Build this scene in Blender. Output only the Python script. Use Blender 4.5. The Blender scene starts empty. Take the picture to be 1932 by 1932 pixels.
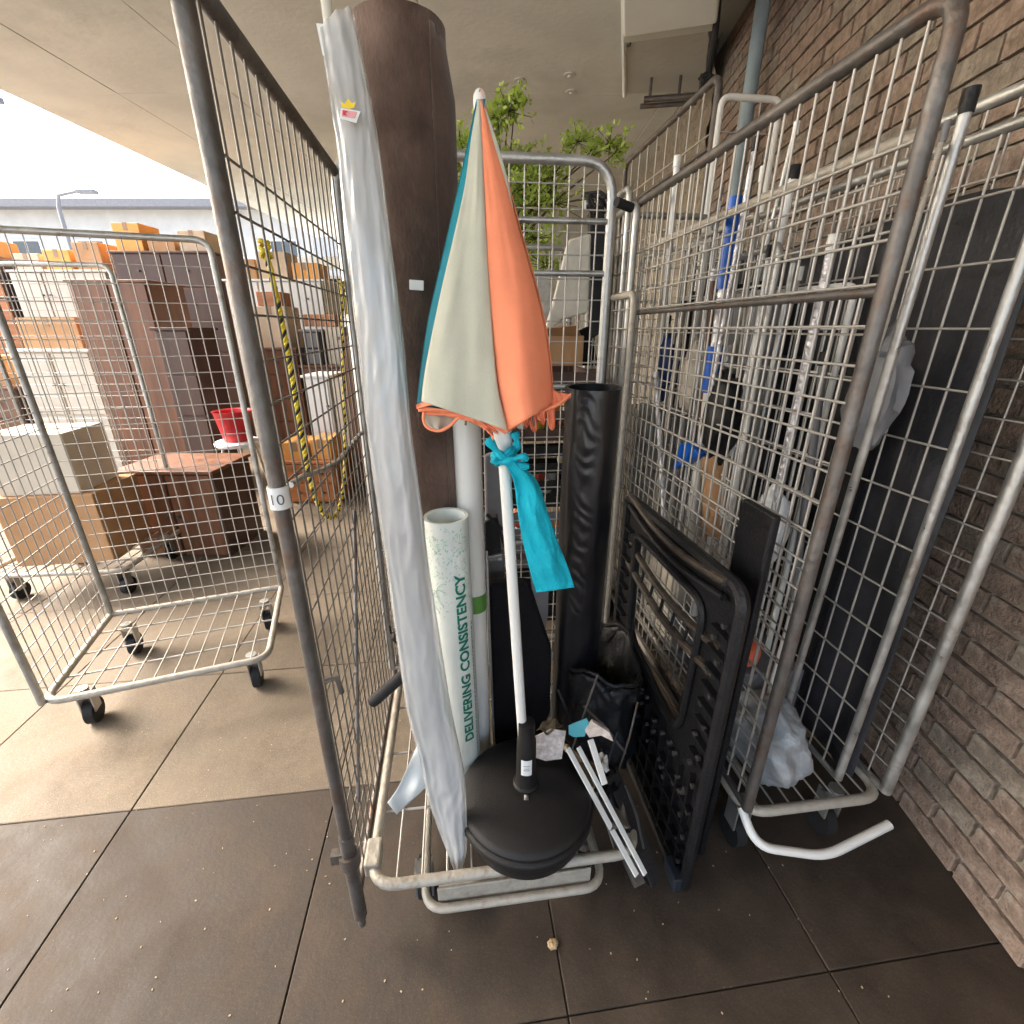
import bpy, bmesh, math, random
from mathutils import Vector, Matrix, noise
random.seed(7)
PI = math.pi
sc = bpy.context.scene
col = sc.collection

# ------------------------------------------------------------------ camera, world, sun, exposure
H = 1.5                       # eye height
PITCH = math.radians(21.5)
F = 877.0                     # focal length in units where the picture is 1932 wide
cd = bpy.data.cameras.new('camera')
cam = bpy.data.objects.new('camera', cd); col.objects.link(cam)
cam.location = (0, 0, H); cam.rotation_euler = (PI/2 - PITCH, 0, 0)
cd.sensor_width = 36; cd.lens = 36*F/1932; cd.clip_start = 0.02; cd.clip_end = 400
sc.camera = cam
w = bpy.data.worlds.new('World'); sc.world = w; w.use_nodes = True
nt = w.node_tree; nt.nodes.clear()
SUN_EL, SUN_AZ = math.radians(42), math.radians(285)      # azimuth from +Y, clockwise
sky = nt.nodes.new('ShaderNodeTexSky'); sky.sky_type = 'NISHITA'; sky.sun_disc = False
sky.sun_elevation = SUN_EL; sky.sun_rotation = SUN_AZ; sky.air_density = 1.0; sky.dust_density = 6.0; sky.ozone_density = 0.6
bg = nt.nodes.new('ShaderNodeBackground'); bg.inputs['Strength'].default_value = 0.15
wo = nt.nodes.new('ShaderNodeOutputWorld')
nt.links.new(sky.outputs[0], bg.inputs[0]); nt.links.new(bg.outputs[0], wo.inputs[0])
sd = bpy.data.lights.new('sun', 'SUN'); sd.energy = .65; sd.angle = math.radians(18); sd.color = (1, .97, .93)
sun = bpy.data.objects.new('sun', sd); col.objects.link(sun)
sun.rotation_euler = (PI/2 - SUN_EL, 0, PI - SUN_AZ)
sun.location = (-6, -6, 12)
sc.view_settings.view_transform = 'Standard'; sc.view_settings.look = 'None'
sc.view_settings.gamma = 1; sc.view_settings.use_curve_mapping = False
sc.view_settings.exposure = 2.95
sc.render.engine = 'CYCLES'
sc.cycles.use_denoising = True
sc.cycles.max_bounces = 10; sc.cycles.diffuse_bounces = 6; sc.cycles.transparent_max_bounces = 12
sc.cycles.caustics_reflective = False; sc.cycles.caustics_refractive = False
sc.cycles.sample_clamp_indirect = 6

# ------------------------------------------------------------------ where a line of sight meets the place
CP, SP = math.cos(PITCH), math.sin(PITCH)
def ray(x, y):
    dx, dy = (x-966)/F, (966-y)/F
    return Vector((dx, CP + dy*SP, -SP + dy*CP))
def at(x, y, Y=None, z=None, u=None):
    d = ray(x, y)
    if Y is not None: t = Y/d.y
    elif z is not None: t = (z-H)/d.z
    else: t = u/(d.x*CY + d.y*SY)
    return Vector((0, 0, H)) + d*t
YAW = math.radians(7)         # cages and paving are turned this much
CY, SY = math.cos(YAW), math.sin(YAW)
def uv(u, v, z=0.0): return Vector((u*CY - v*SY, u*SY + v*CY, z))
def lerp(a, b, t): return a + (b-a)*t
def interp(pts, t):
    """pts: list of tuples, evenly spaced parameter"""
    n = len(pts)-1; f = max(0, min(n-1e-6, t*n)); i = int(f); k = f-i
    p0 = pts[max(i-1, 0)]; p1 = pts[i]; p2 = pts[i+1]; p3 = pts[min(i+2, n)]
    return tuple(0.5*((2*b)+(-a+c)*k+(2*a-5*b+4*c-d)*k*k+(-a+3*b-3*c+d)*k**3) for a, b, c, d in zip(p0, p1, p2, p3))

# ------------------------------------------------------------------ materials
MATS = {}
def mat(name, c, rough=.6, metal=0, var=.15, scale=8, bump=.0, bscale=40, c2=None, stretch=(1, 1, 1), coat=0, alpha=1, trans=0,
        dirt=None, dscale=3, dlo=.5, dhi=.7, spec=.5, sheen=0, rvar=0):
    if name in MATS: return MATS[name]
    m = bpy.data.materials.new(name); m.use_nodes = True; n = m.node_tree; b = n.nodes['Principled BSDF']; L = n.links.new
    tc = n.nodes.new('ShaderNodeTexCoord'); mp = n.nodes.new('ShaderNodeMapping'); mp.inputs['Scale'].default_value = stretch
    L(tc.outputs['Object'], mp.inputs[0])
    no = n.nodes.new('ShaderNodeTexNoise'); no.inputs['Scale'].default_value = scale; no.inputs['Detail'].default_value = 6
    no.inputs['Roughness'].default_value = .6
    L(mp.outputs[0], no.inputs['Vector'])
    r = n.nodes.new('ShaderNodeValToRGB')
    r.color_ramp.elements[0].position = .3; r.color_ramp.elements[1].position = .7
    ca = tuple(max(0, x*(1-var)) for x in c); cb = tuple(min(1, x*(1+var)) for x in (c2 or c))
    r.color_ramp.elements[0].color = (*ca, 1); r.color_ramp.elements[1].color = (*cb, 1)
    L(no.outputs[0], r.inputs[0])
    out = r.outputs[0]
    if dirt:
        n2 = n.nodes.new('ShaderNodeTexNoise'); n2.inputs['Scale'].default_value = dscale; n2.inputs['Detail'].default_value = 8
        n2.inputs['Roughness'].default_value = .7
        L(mp.outputs[0], n2.inputs['Vector'])
        r2 = n.nodes.new('ShaderNodeValToRGB'); r2.color_ramp.elements[0].position = dlo; r2.color_ramp.elements[1].position = dhi
        L(n2.outputs[0], r2.inputs[0])
        mx = n.nodes.new('ShaderNodeMix'); mx.data_type = 'RGBA'; mx.inputs[7].default_value = (*dirt, 1)
        L(r2.outputs[0], mx.inputs[0]); L(out, mx.inputs[6]); out = mx.outputs[2]
    L(out, b.inputs['Base Color'])
    b.inputs['Roughness'].default_value = rough; b.inputs['Metallic'].default_value = metal
    b.inputs['Specular IOR Level'].default_value = spec
    if rvar:
        mr = n.nodes.new('ShaderNodeMapRange'); mr.inputs[3].default_value = max(.05, rough-rvar); mr.inputs[4].default_value = min(1, rough+rvar)
        mr.inputs[1].default_value = .3; mr.inputs[2].default_value = .7
        L(no.outputs[0], mr.inputs[0]); L(mr.outputs[0], b.inputs['Roughness'])
    b.inputs['Coat Weight'].default_value = coat; b.inputs['Coat Roughness'].default_value = .15
    if sheen: b.inputs['Sheen Weight'].default_value = sheen; b.inputs['Sheen Roughness'].default_value = .5
    if alpha < 1: b.inputs['Alpha'].default_value = alpha
    if trans: b.inputs['Transmission Weight'].default_value = trans
    if bump:
        bn = n.nodes.new('ShaderNodeTexNoise'); bn.inputs['Scale'].default_value = bscale; bn.inputs['Detail'].default_value = 5
        L(mp.outputs[0], bn.inputs['Vector'])
        bu = n.nodes.new('ShaderNodeBump'); bu.inputs['Strength'].default_value = bump; bu.inputs['Distance'].default_value = .01
        L(bn.outputs[0], bu.inputs['Height']); L(bu.outputs[0], b.inputs['Normal'])
    MATS[name] = m
    return m
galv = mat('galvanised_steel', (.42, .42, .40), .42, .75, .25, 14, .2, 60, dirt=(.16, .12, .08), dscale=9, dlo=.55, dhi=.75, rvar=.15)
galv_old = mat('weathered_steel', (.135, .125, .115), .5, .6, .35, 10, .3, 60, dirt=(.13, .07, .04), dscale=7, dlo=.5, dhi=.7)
galv_pale = mat('dusty_zinc', (.42, .39, .33), .6, .3, .25, 12, .35, 70, dirt=(.18, .14, .10), dscale=12, dlo=.5, dhi=.75)
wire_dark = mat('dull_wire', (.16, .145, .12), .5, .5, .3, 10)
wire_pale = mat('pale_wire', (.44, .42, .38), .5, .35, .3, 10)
rubber = mat('black_rubber', (.009, .009, .009), .8, 0, .2, 20)
blackp = mat('black_plastic', (.0065, .0065, .0075), .5, 0, .3, 30, .25, 120, spec=.35, dirt=(.022, .02, .018), dscale=14, dlo=.55, dhi=.8)
blackp_clean = mat('moulded_black_plastic', (.009, .008, .0075), .55, 0, .15, 60, .15, 300, spec=.35)
blackfab = mat('black_fabric', (.0055, .005, .006), .85, 0, .25, 60, .3, 250, spec=.2)
brownm = mat('brown_felt', (.088, .056, .042), .93, 0, .32, 10, .3, 150, c2=(.135, .090, .070), stretch=(1, 1, .6), spec=.15, sheen=.25,
             dirt=(.060, .038, .028), dscale=7, dlo=.42, dhi=.8)
whitep = mat('white_pvc', (.72, .72, .68), .35, 0, .05, 5)
whitepaint = mat('white_paint', (.84, .88, .84), .45, 0, .04, 4)
sage = mat('sage_fabric', (.50, .50, .40), .85, 0, .05, 18, .08, 250, spec=.15)
orange = mat('orange_fabric', (.92, .30, .16), .8, 0, .05, 18, .08, 250, spec=.15)
teal = mat('teal_fabric', (.004, .20, .26), .75, 0, .1, 20, .25, 350, spec=.2)
tealb = mat('bright_teal_fabric', (.004, .37, .48), .7, 0, .12, 14, .3, 200, spec=.3)
card = mat('cardboard', (.44, .25, .12), .85, 0, .12, 6, .2, 80)
wood = mat('brown_wood', (.15, .060, .026), .45, 0, .45, 14, .15, 60, stretch=(1, 1, .12), rvar=.1)
wood2 = mat('orange_wood', (.36, .13, .04), .45, 0, .4, 14, .15, 60, stretch=(.2, 1, 1))
wood3 = mat('dark_wood', (.06, .028, .018), .5, 0, .3, 5, .1, 40, stretch=(1, 1, .15))
beech = mat('beech_board', (.50, .33, .18), .55, 0, .15, 6, .1, 40, stretch=(1, 1, .15))
cream = mat('cream_board', (.58, .52, .42), .6, 0, .1, 6)
whiteb = mat('white_board', (.74, .75, .73), .4, 0, .05, 6)
greym = mat('grey_plastic', (.16, .16, .165), .55, 0, .15, 10, .1, 80)
bluep = mat('blue_plastic', (.0, .10, .52), .35, 0, .1, 10)
redp = mat('red_plastic', (.5, .02, .03), .4, 0, .1, 10)
silver = mat('silver_foil', (.62, .62, .64), .28, .7, .3, 30, .8, 60)

# ------------------------------------------------------------------ mesh helpers
class MB:
    def __init__(s): s.v = []; s.f = []; s.m = []
    def add(s, vs, fs, mi=0):
        o = len(s.v); s.v += [Vector(p) for p in vs]; s.f += [tuple(i+o for i in f) for f in fs]; s.m += [mi]*len(fs); return s
    def box(s, c, size, rot=None, mi=0):
        c = Vector(c); hx, hy, hz = (a/2 for a in size); R = rot or Matrix.Identity(3)
        if not isinstance(R, Matrix): R = Matrix.Rotation(R, 3, 'Z')
        vs = [c + R @ Vector((x*hx, y*hy, z*hz)) for x in (-1, 1) for y in (-1, 1) for z in (-1, 1)]
        return s.add(vs, [(0, 1, 3, 2), (4, 6, 7, 5), (0, 4, 5, 1), (2, 3, 7, 6), (0, 2, 6, 4), (1, 5, 7, 3)], mi)
    def tube(s, pts, r, seg=10, cap=True, mi=0, closed=False):
        pts = [Vector(p) for p in pts]; n = len(pts)
        rs = r if isinstance(r, (list, tuple)) else [r]*n
        vs = []; up = None
        for i, p in enumerate(pts):
            if closed: d = pts[(i+1) % n]-pts[i-1]
            else: d = pts[min(i+1, n-1)] - pts[max(i-1, 0)]
            d.normalize()
            if up is None:
                up = Vector((0, 0, 1)) if abs(d.z) < .9 else Vector((1, 0, 0))
            a = up - d*up.dot(d)
            if a.length < 1e-5: a = d.orthogonal()
            a.normalize(); up = a; b = d.cross(a)
            for k in range(seg):
                t = 2*PI*k/seg; vs.append(p + (a*math.cos(t) + b*math.sin(t))*rs[i])
        fs = []
        for i in range(n if closed else n-1):
            j = (i+1) % n
            for k in range(seg):
                k2 = (k+1) % seg; fs.append((i*seg+k, i*seg+k2, j*seg+k2, j*seg+k))
        if cap and not closed:
            fs.append(tuple(range(seg-1, -1, -1))); fs.append(tuple((n-1)*seg+k for k in range(seg)))
        return s.add(vs, fs, mi)
    def cyl(s, a, b, r, seg=16, mi=0): return s.tube([a, b], r, seg, True, mi)
    def lathe(s, prof, c=(0, 0, 0), seg=48, mi=0):
        c = Vector(c); n = len(prof); vs = []
        for r, z in prof:
            for k in range(seg):
                t = 2*PI*k/seg; vs.append(c + Vector((r*math.cos(t), r*math.sin(t), z)))
        fs = [(i*seg+k, i*seg+(k+1) % seg, (i+1)*seg+(k+1) % seg, (i+1)*seg+k) for i in range(n-1) for k in range(seg)]
        fs.append(tuple(range(seg-1, -1, -1))); fs.append(tuple((n-1)*seg+k for k in range(seg)))
        return s.add(vs, fs, mi)
    def grid(s, fn, nu, nv, mi=0, wrap=False):
        vs = [fn(i/nu, j/nv) for i in range(nu+1) for j in range(nv if wrap else nv+1)]
        w_ = nv if wrap else nv+1; fs = []
        for i in range(nu):
            for j in range(nv):
                j2 = (j+1) % w_; fs.append((i*w_+j, i*w_+j2, (i+1)*w_+j2, (i+1)*w_+j))
        return s.add(vs, fs, mi)
    def poly(s, pts, thick, mi=0):
        """flat outline given a thickness vector"""
        n = len(pts); t = Vector(thick); pts = [Vector(p) for p in pts]
        return s.add(pts + [p+t for p in pts], [tuple(range(n)), tuple(range(2*n-1, n-1, -1))] + [(i, i+n, (i+1) % n+n, (i+1) % n) for i in range(n)], mi)
    def mesh(s, name, mats, org=(0, 0, 0), smooth=False, angle=40):
        me = bpy.data.meshes.new(name); o = Vector(org)
        me.from_pydata([p-o for p in s.v], [], s.f)
        for m in (mats if isinstance(mats, (list, tuple)) else [mats]): me.materials.append(m)
        for p, k in zip(me.polygons, s.m): p.material_index = k
        bm = bmesh.new(); bm.from_mesh(me); bmesh.ops.recalc_face_normals(bm, faces=bm.faces); bm.to_mesh(me); bm.free()
        if smooth:
            me.polygons.foreach_set('use_smooth', [True]*len(me.polygons)); me.set_sharp_from_angle(angle=math.radians(angle))
        me.update(); return me
    def build(s, name, mats, parent=None, org=None, smooth=False, bevel=0, solid=0, angle=40):
        if org is None: org = parent.get('_w', (0, 0, 0)) if parent else (0, 0, 0)
        me = s.mesh(name, mats, org, smooth, angle)
        ob = bpy.data.objects.new(name, me); col.objects.link(ob)
        if parent: ob.parent = parent; ob['_w'] = list(org)
        else: ob.location = org
        if solid:
            md = ob.modifiers.new('solid', 'SOLIDIFY'); md.thickness = solid; md.offset = 0
        if bevel:
            md = ob.modifiers.new('bevel', 'BEVEL'); md.width = bevel; md.segments = 2; md.limit_method = 'ANGLE'
        return ob
def tag(o, label=None, cat=None, group=None, kind=None):
    if label: o['label'] = label
    if cat: o['category'] = cat
    if group: o['group'] = group
    if kind: o['kind'] = kind
    return o
def thing(name, label, cat, loc=(0, 0, 0), rz=0, group=None):
    o = bpy.data.objects.new(name, None); col.objects.link(o); o.empty_display_size = .1
    o.location = loc; o.rotation_euler = (0, 0, rz); tag(o, label, cat, group); o['_w'] = list(loc) if rz == 0 else [0, 0, 0]
    return o
KIDS = {}
def copy_tree(o, parent=None):
    c = o.copy(); col.objects.link(c)
    if parent: c.parent = parent
    for ch in [k for k in o.children]: copy_tree(ch, c)
    return c

# ------------------------------------------------------------------ setting: floor, ceiling, walls
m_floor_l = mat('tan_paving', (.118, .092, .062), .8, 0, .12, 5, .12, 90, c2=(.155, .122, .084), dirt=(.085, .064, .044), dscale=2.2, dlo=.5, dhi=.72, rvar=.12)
m_floor_shade = mat('shaded_brown_paving', (.030, .021, .0135), .75, 0, .3, 7, .10, 90, c2=(.050, .035, .023), dirt=(.017, .012, .008), dscale=2.4, dlo=.42, dhi=.75, rvar=.12)  # near slabs: shade around the camera painted in as a darker brown
# fine grit in the slabs
def grit(m, sc_=260, amt=.28, col_=(.5, .4, .28)):
    n = m.node_tree; L = n.links.new; b = n.nodes['Principled BSDF']
    src = b.inputs['Base Color'].links[0].from_socket
    tc = n.nodes.new('ShaderNodeTexCoord'); v = n.nodes.new('ShaderNodeTexNoise'); v.inputs['Scale'].default_value = sc_; v.inputs['Detail'].default_value = 2
    L(tc.outputs['Object'], v.inputs['Vector'])
    r = n.nodes.new('ShaderNodeValToRGB'); r.color_ramp.elements[0].position = .52; r.color_ramp.elements[1].position = .72
    r.color_ramp.elements[1].color = (amt*2.2, amt*2.2, amt*2.2, 1)
    L(v.outputs[0], r.inputs[0])
    mx = n.nodes.new('ShaderNodeMix'); mx.data_type = 'RGBA'; mx.inputs[7].default_value = (*col_, 1)
    L(r.outputs[0], mx.inputs[0]); L(src, mx.inputs[6]); L(mx.outputs[2], b.inputs['Base Color'])
grit(m_floor_shade, sc_=320, amt=.12, col_=(.13, .095, .06)); grit(m_floor_l, sc_=320, amt=.14)
m_joint = mat('joint_grit', (.08, .055, .035), .95, 0, .3, 30, .5, 100)
m_yard = mat('pale_yard', (.42, .41, .385), .9, 0, .15, 2, .3, 60)
S_ = .667
floor = MB().add([(-60, -60, -.012), (60, -60, -.012), (60, 60, -.012), (-60, 60, -.012)], [(0, 1, 2, 3)]).build('ground', m_yard)
tag(floor, kind='structure')
VS = .560 + S_
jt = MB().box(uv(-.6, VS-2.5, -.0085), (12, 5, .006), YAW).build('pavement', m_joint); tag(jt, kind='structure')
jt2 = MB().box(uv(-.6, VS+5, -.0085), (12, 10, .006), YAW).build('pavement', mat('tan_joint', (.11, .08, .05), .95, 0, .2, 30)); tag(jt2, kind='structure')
S = .667
u0, v0 = .202 - 9*S, .560 - 4*S
slabmesh = []
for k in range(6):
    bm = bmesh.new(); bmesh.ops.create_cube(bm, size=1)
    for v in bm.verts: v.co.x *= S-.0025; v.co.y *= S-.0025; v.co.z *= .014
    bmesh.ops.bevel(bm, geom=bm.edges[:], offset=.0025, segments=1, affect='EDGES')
    me = bpy.data.meshes.new('slab'); bm.to_mesh(me); bm.free(); me.materials.append(m_floor_shade if k < 3 else m_floor_l); slabmesh.append(me)
rs = random.Random(3)
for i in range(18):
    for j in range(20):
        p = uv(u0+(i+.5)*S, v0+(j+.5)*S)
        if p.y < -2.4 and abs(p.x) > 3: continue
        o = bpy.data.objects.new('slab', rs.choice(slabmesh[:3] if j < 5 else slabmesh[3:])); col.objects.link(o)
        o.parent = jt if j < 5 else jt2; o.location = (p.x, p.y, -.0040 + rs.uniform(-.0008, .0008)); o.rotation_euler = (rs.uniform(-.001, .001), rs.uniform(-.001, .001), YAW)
CZ = 3.5
m_ceil = mat('beige_concrete', (.58, .595, .53), .85, 0, .06, 1.3, .25, 25, c2=(.62, .635, .57), dirt=(.46, .475, .42), dscale=.9, dlo=.5, dhi=.75)
m_ceil2 = mat('beige_plaster', (.50, .505, .455), .85, 0, .08, 2, .3, 25)
m_seam = mat('seam_shadow_gap', (.09, .075, .05), .9, 0, .2, 6)
# ceiling of cast panels with open joints, each panel a part
cback = MB().box((-.35, 4.2, CZ+.09), (8.5, 16.6, .1)).build('ceiling', m_seam); tag(cback, kind='structure')
xs = [-4.6, -3.6, -2.55, -1.25, -.62, 1.42, 3.9]; ys = [-4.1, -2.0, 0, 2.4, 5.35, 8.2, 12.5]
for i in range(len(xs)-1):
    for j in range(len(ys)-1):
        x0, x1, y0, y1 = xs[i], xs[i+1], ys[j], ys[j+1]; g = .006
        MB().box(((x0+x1)/2, (y0+y1)/2, CZ+.02), (x1-x0-g, y1-y0-g, .04+.004*((i+j) % 2))).build('ceiling_panel', m_ceil, cback, bevel=.004)
# bolt stubs in the ceiling
for (x, y) in ((1075, 140), (1077, 172), (980, 150)):
    p = at(x, y, z=CZ); b = MB(); b.cyl(p, p-Vector((0, 0, .025)), .018, 10); b.cyl(p-Vector((0, 0, .0)), p-Vector((0, 0, .012)), .05, 12)
    b.build('anchor_bolt', m_ceil2, cback)
# far wall, its left part cut low to let sky light onto the ceiling
fw = MB().box((1.25, 10.6, 1.75), (5.3, .2, 3.5)).box((-6, 10.6, 1.25), (9.2, .2, 2.5)).build('far_wall', m_ceil2); tag(fw, 'beige plastered far wall of the covered hall, cut low at left for sky light', 'wall')
wl = MB().box((-5.2, 10.44, 1.1), (6.6, .06, 2.2)).build('white_partition', whitepaint)
tag(wl, 'low white partition boards standing before the far wall at left', 'partition')
# brick wall on the right, every brick its own piece near by
W0, W1 = Vector((1.178, -.45, 0)), Vector((2.05, 10.5, 0))
wd = (W1-W0).normalized(); wn = Vector((wd.y, -wd.x, 0)); wyaw = math.atan2(wd.y, wd.x); WL = (W1-W0).length
m_mortar = mat('mortar', (.30, .27, .22), .95, 0, .2, 20, .8, 60)
m_brick = mat('red_brick', (.19, .135, .10), .9, 0, .3, 30, .8, 90, c2=(.27, .20, .155), dirt=(.36, .32, .26), dscale=18, dlo=.55, dhi=.75)
m_brick2 = mat('brown_brick', (.22, .18, .14), .9, 0, .3, 30, .8, 90, dirt=(.36, .32, .26), dscale=14, dlo=.5, dhi=.7)
m_rubble = mat('rubble_render', (.30, .26, .19), .95, 0, .3, 12, 1.0, 45, dirt=(.17, .12, .08), dscale=24, dlo=.5, dhi=.62)
bw = thing('brick_wall', 'rough red brick wall running back along the right of the cages', 'wall', W0)
MB().box((W0+W1)/2 + wn*.13 + Vector((0, 0, 1.75)), (WL, .22, 3.5), wyaw).build('mortar', m_mortar, bw)
bm = bmesh.new(); bmesh.ops.create_cube(bm, size=1)
for v in bm.verts: v.co.x *= .212; v.co.y *= .03; v.co.z *= .064
bmesh.ops.bevel(bm, geom=bm.edges[:], offset=.004, segments=1, affect='EDGES')
bme = []
for k, mm in enumerate((m_brick, m_brick, m_brick2)):
    me = bpy.data.meshes.new('brick'); bm.to_mesh(me); me.materials.append(mm); bme.append(me)
bm.free()
bricks = []
rb = random.Random(5)
for c in range(46):
    z = .04 + c*.0752
    for k in range(int(WL/.223)):
        s_ = .11 + k*.223 + (.11 if c % 2 else 0)
        if s_ > WL-.1: continue
        if s_ > 4.9: continue      # beyond: rubble render
        bricks.append((s_, z))
def seen(b):
    p = W0 + wd*b[0]; return (p-Vector((0, 0, 1.5))).length
bricks.sort(key=seen)
rest = MB()
for n_, (s_, z) in enumerate(bricks):
    p = W0 + wd*s_ + Vector((0, 0, z)) - wn*(rb.uniform(-.004, .004)) + wn*.018
    if n_ < 300:
        o = bpy.data.objects.new('brick', rb.choice(bme)); col.objects.link(o); o.parent = bw; o.location = p - W0; o.rotation_euler = (0, rb.uniform(-.01, .01), wyaw)
    else: rest.box(p, (.212, .03, .064), wyaw, rb.choice((0, 0, 1)))
tag(rest.build('far_bricks', [m_brick, m_brick2], bw), kind='stuff')
# rubble render further back, an uneven sheet
def rub(i, j):
    s_ = 4.85 + i*(WL-4.85); z = j*3.5
    p = W0 + wd*s_ + Vector((0, 0, z)); return p - wn*(.05 + .05*noise.noise(p*3.1) + .02*noise.noise(p*14))
MB().grid(rub, 150, 80).build('rubble_facing', m_rubble, bw, smooth=True)
# side pillars of the hall on the far left, back wall behind the camera
rw = MB().box((3.4, 3, 1.75), (.2, 15, 3.5)).build('side_wall', m_ceil2); tag(rw, 'plain plastered side wall behind the brick wall', 'wall')

# duct and white unit under the ceiling
def quad_down(pxs, z): return [at(x, y, z=z) for x, y in pxs]
du = thing('ceiling_duct', 'beige boxed duct under the ceiling with a bracket at its end', 'duct', at(1250, 150, z=CZ-.2))
A = quad_down([(1178, -160), (1368, -200), (1328, 172), (1182, 178)], CZ-.22)
MB().poly(A, (0, 0, .22)).build('duct_body', m_ceil2, du, bevel=.008)
a, b_ = at(1183, 180, z=CZ-.22), at(1183, -160, z=CZ-.22)
MB().tube([a+Vector((-.02, 0, .0)), b_+Vector((-.02, 0, 0))], .018, 6).build('edge_trim', whitepaint, du)
a, b_ = at(1215, 188, z=CZ-.35), at(1325, 180, z=CZ-.35)
k = MB(); k.tube([a, b_], .022, 8); k.tube([a+Vector((0, .12, 0)), b_+Vector((0, .12, 0))], .018, 8)
for t in (.1, .6, .95): q = a.lerp(b_, t); k.tube([q, q+Vector((0, 0, .34))], .012, 6)
k.build('bracket', galv_old, du, smooth=True)
un = thing('ceiling_unit', 'white boxed ventilation unit fixed below the beige duct', 'ventilation unit', at(1250, 40, z=CZ-.5))
A = quad_down([(1172, -170), (1372, -210), (1352, 46), (1176, 72)], CZ-.5)
MB().poly(A, (0, 0, .27)).build('casing', whitepaint, un, bevel=.012)
A = quad_down([(1176, -150), (1360, -200), (1346, 60), (1174, 84)], CZ-.47)
MB().poly(A, (0, 0, .10)).build('rim', mat('white_rim', (.62, .66, .58), .5, 0, .05, 5), un, bevel=.01)
for (x, y) in ((1186, 87), (1340, 68)):
    p = at(x, y, z=CZ-.46); MB().cyl(p, p+Vector((0, 0, .24)), .014, 8).build('fixing', galv_old, un)
# wall pipe and cable
p = MB()
pts = [W0 + wd*s_ - wn*.09 + Vector((0, 0, z)) for s_, z in ((3.9, 0), (3.9, 1), (3.9, 2.4), (3.9, 3.45))]
tag(p.tube(pts, .04, 12).build('drain_pipe', mat('blue_grey_pipe', (.25, .32, .36), .5), smooth=True, org=pts[0]), 'blue grey drain pipe running up the brick wall', 'pipe')
p = MB(); pl = [at(x, y, Y=3.3) for x, y in ((1358, -30), (1352, 40), (1347, 80), (1340, 110), (1336, 150))]
pl2 = pl + [at(1325, 156, Y=3.3), at(1322, 150, Y=3.3), at(1330, 143, Y=3.3), at(1345, 148, Y=3.3)]
tag(p.tube(pl2, .018, 8).build('black_cable', rubber, smooth=True, org=pl2[4]), 'bunched black cable hanging beside the white ceiling unit', 'cable')
# hanging fluorescent tube end at upper left
p = MB(); p.tube([at(608, -60, Y=3.2), at(622, 60, Y=3.2)], .028, 10)
tag(p.build('white_conduit', whitepaint, smooth=True, org=at(622, 60, Y=3.2)), 'white conduit pipe dropping from the ceiling behind the wrapped sheet', 'pipe')

# ------------------------------------------------------------------ roll cages
def round_path(pts, r, n=6):
    out = [Vector(pts[0])]
    for i in range(1, len(pts)-1):
        a, b, c = Vector(pts[i-1]), Vector(pts[i]), Vector(pts[i+1])
        p, q = b+(a-b).normalized()*r, b+(c-b).normalized()*r
        for k in range(n+1):
            t = k/n; out.append(p.lerp(b, t).lerp(b.lerp(q, t), t))
    out.append(Vector(pts[-1])); return out
WM = {}
def wiremesh(m):
    if m.name not in WM:
        WM[m.name] = MB().tube([(0, 0, 0), (0, 0, 1)], 1, 6).mesh('wire', m, smooth=True, angle=60)
    return WM[m.name]
def wire(parent, a, b, r, m, name='wire'):
    a, b = Vector(a), Vector(b); d = b-a
    o = bpy.data.objects.new(name, wiremesh(m)); col.objects.link(o); o.parent = parent
    org = Vector(parent.get('_w', (0, 0, 0))); o.location = a-org
    o.rotation_mode = 'QUATERNION'; o.rotation_quaternion = d.to_track_quat('Z', 'Y'); o.scale = (r, r, d.length)
    return o
def panel(root, name, p0, p1, z0, z1, vs=.05, hs=.07, tm=galv, wm=wire_dark, tr=.014, wr=.0026, bars=(), corner=.08, jig=.0, near=True, seed=1, foot=0, htop=None):
    """a mesh side: rounded tube frame and welded wires"""
    p0, p1 = Vector((*p0, 0)), Vector((*p1, 0)); d = (p1-p0); L = d.length; d.normalize()
    f = MB(); zz = Vector((0, 0, 1))
    f.tube(round_path([p0+zz*(z0-foot), p0+zz*z1, p1+zz*z1, p1+zz*(z0-foot)], corner), tr, 12)
    f.tube([p0+zz*z0, p1+zz*z0], tr*.7, 8)
    for bz in bars: f.tube([p0+zz*bz, p1+zz*bz], tr*.62, 8)
    fr = f.build(name, tm, root, smooth=True, angle=60)
    nv = int(L/vs); r_ = random.Random(seed); J = MB()
    nrm = Vector((-d.y, d.x, 0))*wr*1.6
    for i in range(1, nv):
        q = p0 + d*(L*i/nv); j = d*r_.uniform(-jig, jig)
        zt = z1-.01 - (corner*(1-math.sqrt(max(0, 1-((corner-min(L*i/nv, L-L*i/nv))/corner)**2))) if min(L*i/nv, L-L*i/nv) < corner else 0)
        if near: wire(fr, q+zz*z0+j, q+zz*zt, wr, wm)
        else: J.tube([q+zz*z0, q+zz*zt], wr, 5)
    z = z0+hs
    while z < (htop or z1)-.03:
        if near: wire(fr, p0+zz*z+nrm, p1+zz*z+nrm+zz*r_.uniform(-jig, jig), wr, wm)
        else: J.tube([p0+zz*z+nrm, p1+zz*z+nrm], wr, 5)
        z += hs
    if not near: tag(J.build('wires', wm, fr), kind='stuff')
    return fr
def castor(root, x, y, zt):
    c = MB(); c.cyl((x, y, zt), (x, y, zt-.03), .022, 12); c.box((x-.022, y+.012, zt-.07), (.005, .05, .09)); c.box((x+.022, y+.012, zt-.07), (.005, .05, .09))
    f = c.build('castor', galv, root)
    R = .052
    c = MB(); c.tube([(x-.016, y+.02, R), (x+.016, y+.02, R)], R, 20); c.build('wheel', rubber, f, smooth=True, angle=50)
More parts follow.
